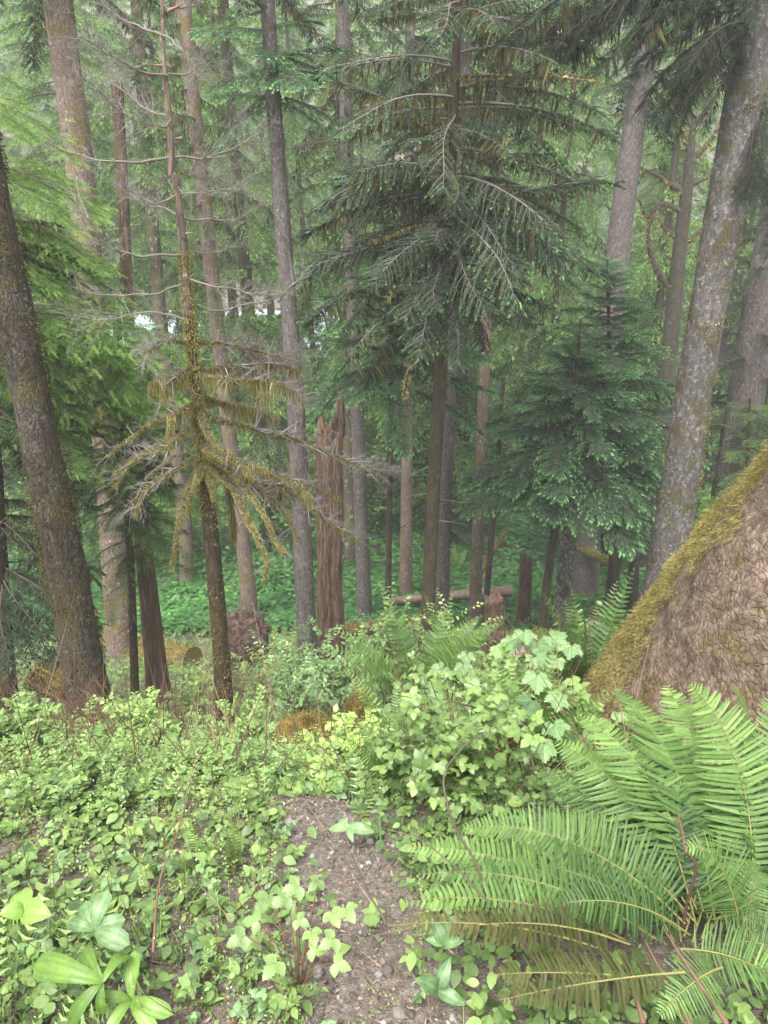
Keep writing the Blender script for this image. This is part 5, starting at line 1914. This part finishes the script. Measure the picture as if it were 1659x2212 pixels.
def big_fern():
    rng = np.random.default_rng(61)
    base = at(1540, 2030, 1.22)
    base[2] = float(ground(base[0], base[1]))
    root = empty('sword_fern', base, 'big sword fern with long arching fronds filling the lower right corner', 'fern')
    # (base px,py,Y) (tip px,py,Y) bow, side, half width m, pairs, tint, material, normal
    F = [((1545, 1990, 1.28), (1335, 1490, 2.05), .07, .05, .125, 50, .56, 'fern', (0, -.8, .6)),
         ((1570, 1985, 1.30), (1440, 1480, 2.1), .05, .03, .125, 52, .5, 'fern', (0, -.85, .5)),
         ((1625, 1990, 1.30), (1490, 1478, 1.9), .10, .07, .11, 50, .56, 'fern', (-.3, -.85, .5)),
         ((1650, 1960, 1.30), (1588, 1478, 2.1), .05, .03, .10, 52, .44, 'fern', (-.1, -.9, .5)),
         ((1680, 1980, 1.30), (1690, 1470, 1.9), .05, .0, .115, 50, .5, 'fern', (-.1, -.9, .5)),
         ((1520, 1970, 1.30), (1250, 1545, 1.9), .10, .06, .105, 48, .62, 'fern', (0, -.75, .6)),
         ((1505, 1965, 1.30), (1200, 1600, 1.85), .08, .05, .10, 46, .55, 'fern', (0, -.7, .7)),
         ((1490, 1965, 1.30), (1160, 1660, 1.8), .08, .04, .085, 46, .42, 'fern', (0, -.6, .8)),
         ((1600, 1980, 1.30), (1340, 1560, 2.3), .05, .05, .09, 48, .26, 'fern', (0, -.8, .5)),
         ((1500, 1990, 1.26), (1130, 1790, 1.55), .16, .03, .085, 50, .55, 'fern', (0, -.4, 1)),
         ((1480, 1995, 1.24), (1000, 1790, 1.5), .15, .03, .085, 54, .62, 'fern', (0, -.35, 1)),
         ((1470, 2010, 1.22), (985, 1850, 1.4), .13, .0, .08, 50, .5, 'fern', (0, -.3, 1)),
         ((1400, 2010, 1.22), (872, 1830, 1.4), .12, .0, .072, 52, .68, 'fern', (0, -.35, 1)),
         ((1350, 2030, 1.18), (862, 1952, 1.2), .12, .0, .055, 44, .66, 'fern', (0, -.3, 1)),
         ((1420, 2030, 1.18), (900, 1890, 1.3), .14, .0, .06, 46, .60, 'fern', (0, -.3, 1)),
         ((1490, 2020, 1.20), (1180, 1960, 1.2), .2, -.03, .075, 44, .34, 'fern', (0, -.3, 1)),
         ((1600, 2010, 1.20), (1480, 1830, 1.2), .25, .0, .08, 44, .6, 'fern', (0, -.3, 1)),
         ((1600, 2020, 1.18), (1640, 1880, 1.35), .2, .0, .08, 44, .62, 'fern', (0, -.4, 1)),
         ((1560, 2040, 1.15), (1690, 2060, 1.15), .15, .0, .085, 40, .5, 'fern', (0, -.3, 1)),
         ((1470, 2050, 1.14), (1700, 2130, 1.08), .13, .0, .07, 36, .55, 'fern', (0, -.2, 1)),
         ((1560, 2090, 1.08), (1425, 2192, 1.0), .14, .0, .06, 30, .58, 'fern', (0, -.3, 1)),
         ((1360, 2040, 1.14), (960, 2010, 1.12), .10, .0, .055, 42, .45, 'oldfern', (0, -.2, 1)),
         ((1300, 2050, 1.12), (835, 2000, 1.13), .08, .0, .045, 40, .6, 'oldfern', (0, -.2, 1)),
         ((1440, 2120, 1.05), (1065, 2105, 1.06), .04, .0, .07, 44, .35, 'oldfern', (0, -.15, 1)),
         ((1480, 2100, 1.05), (1080, 2160, 1.02), .03, .0, .06, 40, .25, 'oldfern', (0, -.15, 1)),
         ((1700, 2010, 1.2), (1760, 1640, 1.8), .06, .0, .09, 46, .4, 'fern', (-.2, -.8, .5))]
    for k in range(13):
        bx, by = rng.uniform(1440, 1640), rng.uniform(1985, 2040)
        a = rng.uniform(-1.0, .9)
        ln = rng.uniform(190, 400)
        tx, ty = bx + math.sin(a) * ln - 40, by - math.cos(a) * ln
        F.append(((bx, by, 1.26), (tx, ty, 1.3 + .0016 * (by - ty)), rng.uniform(.08, .2), rng.uniform(-.03, .06), rng.uniform(.06, .09), 44, rng.uniform(.12, .45), 'fern', (0, -.6, .7)))
    for b, t, bow, sd, half, n, tint, mt, nr in F:
        P = arc(at(*b), at(*t), bow, side=sd)
        mb = frond_mb(P, half * 1.05, n, rng, (nr[0] + rng.normal(0, .22), nr[1], nr[2]), tint=tint - .06 + rng.normal(0, .06), gap=.25 if mt == 'oldfern' else 0.02)
        o = mb.build('frond', [M[mt], M['rachis']], root, base)
        if mt == 'oldfern':
            o['label'] = 'brown withered frond'
    # dead stalks
    for a, b in (((1490, 2212, 1.0), (1390, 2035, 1.12)), ((1570, 2212, .98), (1430, 2010, 1.12)), ((1390, 2212, .98), (1350, 2065, 1.1))):
        mb = MB()
        p, q = at(*a), at(*b)
        cones(mb, p, q - p, np.linalg.norm(q - p), .006, .06, .5, 0, rings=6, seg=6)
        mb.build('dead_stalk', [M['redtwig']], root, base)


big_fern()


def fern(label, px, py, Y, size, n, seed, tint=.42, az=None, lift=(.5, 1.25), old=0, pairs=30, half=.10, group=None):
    rng = np.random.default_rng(seed)
    c = at(px, py, Y)
    g = float(ground(c[0], c[1]))
    base = np.array([c[0], c[1], max(g, c[2] - .1) if c[2] > g else g])
    root = empty('sword_fern', base, label, 'fern', group)
    for k in range(n):
        a = 2 * math.pi * k / n + rng.normal(0, .3) if az is None else rng.uniform(*az)
        e = rng.uniform(*lift)
        L = size * rng.uniform(.75, 1.15)
        d = np.array([math.cos(a) * math.cos(e), math.sin(a) * math.cos(e), math.sin(e)])
        tip = base + d * L
        P = arc(base, tip, rng.uniform(.08, .18) * math.cos(e) + .02)
        mat = 'oldfern' if k < old else 'fern'
        mb = frond_mb(P, half * size * 1.05, pairs, rng, (-.6 * d[0] * .5, -.45 - .2 * d[1], .8 + .0 * e), tint=tint + rng.normal(0, .07), stalk_r=.0025, fat=1.15)
        mb.build('frond', [M[mat], M['rachis']], root, base)
    return root


fern('sword fern in the shrubs just left of the broad-leaved bush, centre', 905, 1500, 5.0, .95, 12, 71, .45)
fern('sword fern with upright fronds between the log and the giant mossy root', 1265, 1490, 5.2, 1.0, 15, 72, .42, old=2)
fern('tall pale fern tips in front of the dark stump', 970, 1420, 7.2, .8, 9, 73, .5)
fern('sword fern half hidden under the broad-leaved bush', 1140, 1700, 2.6, .55, 13, 74, .5)
fern('low fern below the salmonberry leaves at centre', 850, 1760, 2.15, .36, 8, 75, .55)
fern('lone little upright fern on the left edge of the trail', 502, 1850, 1.6, .20, 3, 76, .55, lift=(1.15, 1.5), pairs=26)
fern('small fern leaning left beside the lone little upright fern', 432, 1850, 1.62, .18, 3, 77, .6, lift=(.9, 1.3), pairs=24)
fern('fern growing on the valley floor beside the light grey trunk', 985, 1240, 24, 1.1, 9, 78, .6)
fern('fern under the shrubs right of the golden mossy stump', 860, 1620, 3.0, .5, 10, 79, .55)

# ------------------------------------------------------------------ shrubs and single plants
def shrub(name, label, px, py, Y, hpx, wpx, seed, nstem=9, leaves=700, tpl=ELLIPT, ls=.05, mat='leaf', tint=.5, wood='redtwig', bare=0, cat='shrub', group=None, lean=(0, 0), flat=.35):
    """px,py = foot; hpx,wpx = size in picture units"""
    rng = np.random.default_rng(seed)
    c = at(px, py, Y)
    base = np.array([c[0], c[1], float(ground(c[0], c[1])) - .02])
    s = depth(px, py, Y) / FPX
    H, W = hpx * s + max(0, c[2] - base[2]), wpx * s
    root = empty(name, base, label, cat, group)
    st, lv = MB(), MB()
    paths = []
    for k in range(nstem):
        a = 2 * math.pi * k / nstem + rng.normal(0, .4)
        r = W * .5 * rng.uniform(.25, 1.0)
        h = H * rng.uniform(.6, 1.0) * (1 - .25 * (r / (W * .5)) ** 2)
        P = smooth_path([base + [0, 0, -.02], base + [math.cos(a) * r * .35 + lean[0] * .3, math.sin(a) * r * .35, h * .5], base + [math.cos(a) * r + lean[0], math.sin(a) * r + lean[1], h]], 14)
        P = P + .02 * H * np.stack([fbm(P * 4 + k, 2, q) for q in (1, 2, 3)], -1)
        tube(st, P, np.linspace(.006, .0018, 14) * max(.6, H) * (.6 if bare else 1), 5, rng.uniform(.2, .7), 0, False)
        paths.append(P)
    # side shoots
    tips = []
    for P in paths:
        m = 9
        i = rng.integers(4, 14, m)
        d = unit(rng.normal(0, .8, (m, 3)) * [1, 1, .5] + [0, 0, .35] + unit(P[-1] - P[0]) * .4)
        L = H * rng.uniform(.15, .42, m)
        cones(st, P[i], d, L, .0018 * max(.6, H), .0, rng.uniform(.2, .8, m), 0, rings=4)
        for q, dd, l in zip(P[i], d, L):
            tips.append((q, dd, l))
    if not bare:
        per = max(4, leaves // len(tips))
        Q, D, T = [], [], []
        for q, dd, l in tips:
            t = np.linspace(.2, 1.0, per)
            side = unit(np.cross(dd, [0, 0, 1.0]) + 1e-4)
            sg = np.where(np.arange(per) % 2 == 0, 1.0, -1.0)
            Q.append(q + dd * (l * t)[:, None])
            v = side[None] * sg[:, None] * rng.uniform(.6, 1.2, (per, 1)) + dd * rng.uniform(.3, .9, (per, 1))
            v[:, 2] = v[:, 2] * .4 + rng.normal(0, flat, per)
            D.append(v)
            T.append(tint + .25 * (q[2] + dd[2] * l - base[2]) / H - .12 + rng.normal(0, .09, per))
        Q, D, T = np.concatenate(Q), np.concatenate(D), np.concatenate(T)
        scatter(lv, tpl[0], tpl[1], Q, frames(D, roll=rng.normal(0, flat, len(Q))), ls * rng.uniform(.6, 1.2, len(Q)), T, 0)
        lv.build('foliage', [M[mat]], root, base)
    st.build('stems', [M[wood]], root, base)
    return root




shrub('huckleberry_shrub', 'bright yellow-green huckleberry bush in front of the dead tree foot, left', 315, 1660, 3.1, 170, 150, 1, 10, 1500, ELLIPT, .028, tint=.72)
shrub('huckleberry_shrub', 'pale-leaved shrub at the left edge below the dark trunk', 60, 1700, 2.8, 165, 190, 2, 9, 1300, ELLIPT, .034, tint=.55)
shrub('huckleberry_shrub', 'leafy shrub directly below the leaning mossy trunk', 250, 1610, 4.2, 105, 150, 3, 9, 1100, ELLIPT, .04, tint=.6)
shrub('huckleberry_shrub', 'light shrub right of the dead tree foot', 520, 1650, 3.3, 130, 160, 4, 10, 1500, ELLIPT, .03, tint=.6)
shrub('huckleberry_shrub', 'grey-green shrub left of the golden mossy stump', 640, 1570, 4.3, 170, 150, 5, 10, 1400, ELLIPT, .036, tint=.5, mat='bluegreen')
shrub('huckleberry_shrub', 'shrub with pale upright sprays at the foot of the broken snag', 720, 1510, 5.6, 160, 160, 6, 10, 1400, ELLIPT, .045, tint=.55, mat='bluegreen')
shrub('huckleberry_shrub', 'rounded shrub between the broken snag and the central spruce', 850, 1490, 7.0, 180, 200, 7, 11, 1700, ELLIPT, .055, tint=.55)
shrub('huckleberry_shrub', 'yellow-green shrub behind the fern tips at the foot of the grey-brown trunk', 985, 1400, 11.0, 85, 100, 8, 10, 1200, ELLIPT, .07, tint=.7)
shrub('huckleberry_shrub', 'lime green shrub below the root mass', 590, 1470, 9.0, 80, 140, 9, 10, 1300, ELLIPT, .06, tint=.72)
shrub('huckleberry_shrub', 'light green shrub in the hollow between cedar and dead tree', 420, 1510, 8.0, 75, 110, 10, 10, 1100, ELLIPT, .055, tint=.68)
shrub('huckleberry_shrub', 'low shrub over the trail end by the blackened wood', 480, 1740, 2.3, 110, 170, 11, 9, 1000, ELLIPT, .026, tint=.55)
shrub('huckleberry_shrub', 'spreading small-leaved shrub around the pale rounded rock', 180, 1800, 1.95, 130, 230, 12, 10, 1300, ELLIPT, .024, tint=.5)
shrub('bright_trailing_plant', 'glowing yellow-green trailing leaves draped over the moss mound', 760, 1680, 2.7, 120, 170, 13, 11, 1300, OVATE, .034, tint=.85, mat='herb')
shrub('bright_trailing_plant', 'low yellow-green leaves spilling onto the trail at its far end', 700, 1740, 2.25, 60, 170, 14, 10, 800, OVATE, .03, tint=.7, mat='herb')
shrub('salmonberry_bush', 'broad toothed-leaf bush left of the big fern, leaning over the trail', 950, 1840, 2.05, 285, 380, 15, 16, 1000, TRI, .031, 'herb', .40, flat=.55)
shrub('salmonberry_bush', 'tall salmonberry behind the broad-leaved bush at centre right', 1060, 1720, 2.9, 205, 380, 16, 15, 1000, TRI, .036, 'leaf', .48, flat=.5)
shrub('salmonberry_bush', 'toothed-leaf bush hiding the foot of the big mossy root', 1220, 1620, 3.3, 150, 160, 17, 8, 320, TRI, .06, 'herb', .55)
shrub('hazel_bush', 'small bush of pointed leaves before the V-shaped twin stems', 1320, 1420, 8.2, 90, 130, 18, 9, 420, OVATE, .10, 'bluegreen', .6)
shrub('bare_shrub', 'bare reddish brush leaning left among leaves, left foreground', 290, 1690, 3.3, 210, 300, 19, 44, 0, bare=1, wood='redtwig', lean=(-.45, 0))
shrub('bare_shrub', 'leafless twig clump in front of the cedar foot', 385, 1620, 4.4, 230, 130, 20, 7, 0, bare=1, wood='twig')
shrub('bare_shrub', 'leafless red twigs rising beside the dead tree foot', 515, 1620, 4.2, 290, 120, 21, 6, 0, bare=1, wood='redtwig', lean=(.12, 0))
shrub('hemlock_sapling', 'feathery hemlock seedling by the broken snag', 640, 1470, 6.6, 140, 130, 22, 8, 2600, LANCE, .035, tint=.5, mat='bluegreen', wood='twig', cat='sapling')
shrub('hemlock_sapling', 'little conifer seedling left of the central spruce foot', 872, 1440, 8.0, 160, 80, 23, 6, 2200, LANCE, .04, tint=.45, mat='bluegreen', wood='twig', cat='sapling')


# big lobed leaves on tall stalks (thimbleberry)
def broadleaf(name, label, leaves, Y, foot, seed, mat='bluegreen', tint=.6, tpl=LOBED):
    rng = np.random.default_rng(seed)
    c = at(*foot)
    base = np.array([c[0], c[1], float(ground(c[0], c[1]))])
    root = empty(name, base, label, 'plant')
    st = MB()
    for (px, py, dy, w) in leaves:
        q = at(px, py, Y + dy)
        s = depth(px, py, Y + dy) / FPX
        mb = MB()
        a = rng.uniform(-2.6, -.5)
        d = np.array([math.cos(a), math.sin(a), rng.normal(-.12, .12)])
        up = np.array([rng.normal(0, .2), -.55 + rng.normal(0, .15), 1.0])
        R = frames(d[None], up=up)
        scatter(mb, tpl[0], tpl[1], q[None], R, w * s * .85, tint + rng.normal(0, .1), 0, tt=tpl[2])
        mb.build('leaf', [M[mat]], root, base)
        P = smooth_path([base, (base + q) / 2 + [rng.normal(0, .04), .03, .08], q], 12)
        tube(st, P, np.linspace(.005, .002, 12), 5, .5, 0, False)
    st.build('stems', [M['redtwig']], root, base)


broadleaf('thimbleberry', 'tall plant with big pale palm-shaped leaves before the brown log',
          [(1130, 1362, 0, 70), (1185, 1372, .2, 80), (1235, 1392, .1, 70), (1090, 1400, -.1, 64), (1150, 1412, -.2, 66), (1205, 1420, 0, 64), (1160, 1385, .1, 74), (1110, 1380, .1, 60)], 4.7, (1160, 1500, 4.7), 1)
broadleaf('thimbleberry', 'cluster of broad light-green lobed leaves left of the mossy root edge',
          [(1040, 1475, 0, 80), (1085, 1500, -.1, 76), (1160, 1455, .2, 84), (1205, 1500, .1, 70), (1150, 1510, -.2, 92), (1110, 1530, -.2, 80), (1195, 1560, -.1, 80), (1010, 1500, .1, 60), (960, 1510, 0, 66), (1060, 1540, -.15, 74), (1020, 1560, -.2, 70), (1175, 1600, -.2, 78), (930, 1550, -.1, 58)], 2.5, (1110, 1700, 2.6), 2)
broadleaf('thimbleberry', 'plant with lobed blue-green leaves above the sword fern, centre',
          [(960, 1440, 0, 56), (1000, 1432, .2, 54), (1030, 1450, -.1, 60), (985, 1470, -.2, 64), (930, 1475, .1, 50), (1010, 1410, .3, 50)], 3.6, (985, 1560, 3.6), 3, tint=.5)
broadleaf('thimbleberry', 'small bright plant with three rounded leaves in front of the big fern fronds',
          [(1120, 1620, 0, 54), (1170, 1700, -.1, 60), (1150, 1735, -.2, 66), (1200, 1720, -.1, 60), (1128, 1745, -.15, 62)], 2.3, (1160, 1800, 2.1), 4, tint=.75)


def rosette(name, label, foot, leaves, tpl, mat, tint, seed, w=1.0, cat='plant'):
    """leaves: list of (tip px, py, Y) from a common foot"""
    rng = np.random.default_rng(seed)
    c = at(*foot)
    base = np.array([c[0], c[1], float(ground(c[0], c[1]))])
    root = empty(name, base, label, cat)
    for (px, py, Y) in leaves:
        t = at(px, py, Y)
        d = t - c
        L = np.linalg.norm(d)
        mb = MB()
        q = tpl[0].copy()
        q[:, 2] += .45 * q[:, 0] * (1 - q[:, 0])
        scatter(mb, q, tpl[1], c[None], frames(d[None], up=(0, -.5, 1)), np.array([[L, L * w, L]]), tint + rng.normal(0, .06), 0, tt=tpl[2])
        mb.build('leaf', [M[mat]], root, base)
    return root


rosette('trillium_plant', 'lime green three-leaved plant at the left edge', (52, 1968, 1.12), [(47, 1914, 1.17), (2, 1970, 1.1), (102, 1974, 1.1)], BIGOVATE, 'limeleaf', .45, 1, 1.0)
rosette('lily_plant', 'lime green plant with broad strap leaves at the bottom edge', (285, 2160, 1.06), [(284, 2062, 1.11), (352, 2182, 1.02), (236, 2212, 1.0), (222, 2150, 1.04), (322, 2215, 1.0)], BIGSTRAP, 'limeleaf', .32, 2, 1.0)
rosette('lily_plant', 'strap-leaved green plant left of the lime green bottom plant', (222, 2120, 1.04), [(278, 2042, 1.12), (140, 2212, .98), (60, 2075, 1.06), (172, 2040, 1.1), (215, 2200, 1.0), (268, 2075, 1.1)], BIGSTRAP, 'limeleaf', .15, 3, .95)
rosette('herb_plant', 'fuzzy grey-green rosette by the dead fern frond, bottom centre', (958, 2040, 1.14), [(938, 1990, 1.16), (968, 1975, 1.18), (925, 2028, 1.14), (990, 2030, 1.12)], BIGLANCE, 'bluegreen', .5, 4, 1.5)
rosette('herb_plant', 'single grey-green leaf pair at the bottom of the trail', (945, 2140, 1.08), [(968, 2080, 1.1), (915, 2118, 1.06), (1000, 2165, 1.05)], BIGLANCE, 'bluegreen', .45, 5, 1.4)
rosette('herb_plant', 'pale low rosette in the middle of the bare trail', (752, 1790, 1.7), [(710, 1788, 1.7), (730, 1765, 1.74), (775, 1772, 1.72), (805, 1792, 1.68), (760, 1812, 1.66)], BIGLANCE, 'bluegreen', .6, 6, 1.3)
rosette('herb_plant', 'dew-covered broad leaves standing among herbs at lower left', (205, 2010, 1.16), [(178, 1948, 1.2), (222, 1930, 1.2), (255, 1985, 1.16), (150, 1990, 1.16), (260, 2030, 1.12)], BIGSTRAP, 'bluegreen', .5, 7, 1.4)

# trailing blackberry by the trail
_rb = np.random.default_rng(88)
_c = at(640, 2060, 1.15)
_b = np.array([_c[0], _c[1], float(ground(_c[0], _c[1]))])
_root = empty('bramble', _b, 'trailing bramble with toothed three-part leaves along the left side of the trail', 'plant')
_st = MB()
for (px, py, Y, w) in [(725, 2025, 1.14, 46), (745, 1960, 1.2, 44), (715, 1968, 1.2, 44), (648, 1912, 1.26, 50), (622, 1935, 1.24, 46), (580, 1935, 1.24, 52), (672, 2010, 1.16, 40), (640, 1985, 1.18, 36),
                       (720, 2080, 1.1, 44), (668, 2050, 1.13, 40), (600, 2075, 1.1, 52), (560, 1990, 1.18, 44), (530, 2020, 1.16, 48), (690, 1900, 1.27, 36)]:
    q = at(px, py, Y)
    s = depth(px, py, Y) / FPX
    mb = MB()
    a = _rb.uniform(-3.2, .0)
    scatter(mb, TRI[0], TRI[1], q[None], frames(np.array([[math.cos(a), math.sin(a), -.1]]), up=(0, -.5, 1)), w * s * .75, .55 + _rb.normal(0, .1), 0)
    mb.build('leaf', [M['herb']], _root, _b)
    tube(_st, smooth_path([_b, (_b + q) / 2 + [0, 0, .03], q], 10), .0016, 4, .5, 0, False)
_st.build('stems', [M['redtwig']], _root, _b)


# fallen sticks and bare canes
def stick(name, label, pl, w, mat='redtwig', twigs=0, seed=0, cat='branch'):
    rng = np.random.default_rng(seed)
    P = np.array([at(*p) for p in pl])
    S = smooth_path(P, 24)
    S = S + .006 * np.stack([fbm(S * 14, 2, k + seed) for k in (1, 2, 3)], -1)
    r = w * .5 * depth(*pl[0]) / FPX
    mb = MB()
    tube(mb, S - S.mean(0) + S.mean(0), np.linspace(r, r * .45, 24), 6, .5, 0, True, .15, (30, 30, 30), seed)
    if twigs:
        i = rng.integers(6, 24, twigs)
        cones(mb, S[i], unit(S[-1] - S[0]) * .8 + rng.normal(0, .6, (twigs, 3)), rng.uniform(.05, .2, twigs), r * .35, .1, rng.uniform(.2, .9, twigs), 0, rings=4, seg=4)
    o = mb.build(name, [M[mat]], None, S[0])
    tag(o, label, cat)


stick('fallen_branch', 'long bare stick lying across the far end of the trail', [(445, 1762, 2.05), (560, 1735, 2.2), (690, 1700, 2.4)], 8, 'redtwig', 4, 1)
stick('fallen_branch', 'short stick lying below the blackened wood', [(445, 1732, 2.2), (520, 1728, 2.25), (570, 1730, 2.25)], 6, 'redtwig', 2, 2)
stick('bare_cane', 'dark bare cane arching up in front of the big fern', [(1155, 2065, 1.15), (1080, 1970, 1.2), (1020, 1850, 1.25), (965, 1740, 1.3), (962, 1670, 1.35), (1000, 1610, 1.4), (1050, 1575, 1.45)], 7, 'twig', 2, 3)
stick('bare_cane', 'thin dark cane crossing left of the arching cane', [(1100, 2020, 1.15), (1040, 1930, 1.2), (930, 1830, 1.3), (890, 1800, 1.32)], 5, 'twig', 2, 4)
stick('bare_cane', 'reddish cane slanting behind the toothed-leaf bush', [(1210, 1710, 2.2), (1150, 1600, 2.4), (1075, 1490, 2.6)], 9, 'redtwig', 2, 5)
stick('bare_cane', 'slender brown cane rising among the left herbs', [(330, 2060, 1.1), (345, 1900, 1.25), (385, 1800, 1.35), (420, 1650, 1.5)], 6, 'redtwig', 6, 6)
stick('bare_cane', 'crooked brown cane standing in the big fern', [(1475, 2000, 1.25), (1500, 1880, 1.2), (1478, 1830, 1.2), (1465, 1760, 1.25)], 8, 'redtwig', 3, 7)
stick('bare_cane', 'pair of dark stalks leaning beside the trail edge', [(835, 2000, 1.16), (790, 1920, 1.25), (755, 1830, 1.4)], 6, 'twig', 1, 8)


# ------------------------------------------------------------------ repeats share a group
GROUPS = {'spruce_tree': 'spruce trunks rising from the hillside', 'sword_fern': 'sword ferns on the slope', 'huckleberry_shrub': 'huckleberry shrubs of the undergrowth',
          'salmonberry_bush': 'salmonberry bushes beside the trail', 'bare_shrub': 'leafless twiggy shrubs', 'thimbleberry': 'broad-leaved thimbleberry plants', 'herb_plant': 'low rosette herbs',
          'fallen_log': 'logs fallen across the slope', 'tree_stump': 'broken stumps', 'bare_cane': 'bare canes standing among the leaves', 'fallen_branch': 'sticks lying on the ground', 'boulder': 'rocks in the leaves',
          'lily_plant': 'strap-leaved lily plants', 'thin_tree': 'thin mossy stems', 'mossy_spruce': 'brown mossy trunks behind the dead tree', 'young_fir': 'young firs', 'hemlock_tree': 'hemlocks on the left',
          'hemlock_sapling': 'conifer seedlings', 'bright_trailing_plant': 'bright trailing plants', 'moss_patch': 'ochre moss humps'}
for o in list(bpy.data.objects):
    if o.parent is None and "category" in o:
        g = GROUPS.get(o.name.split('.')[0])
        if g:
            o["group"] = g
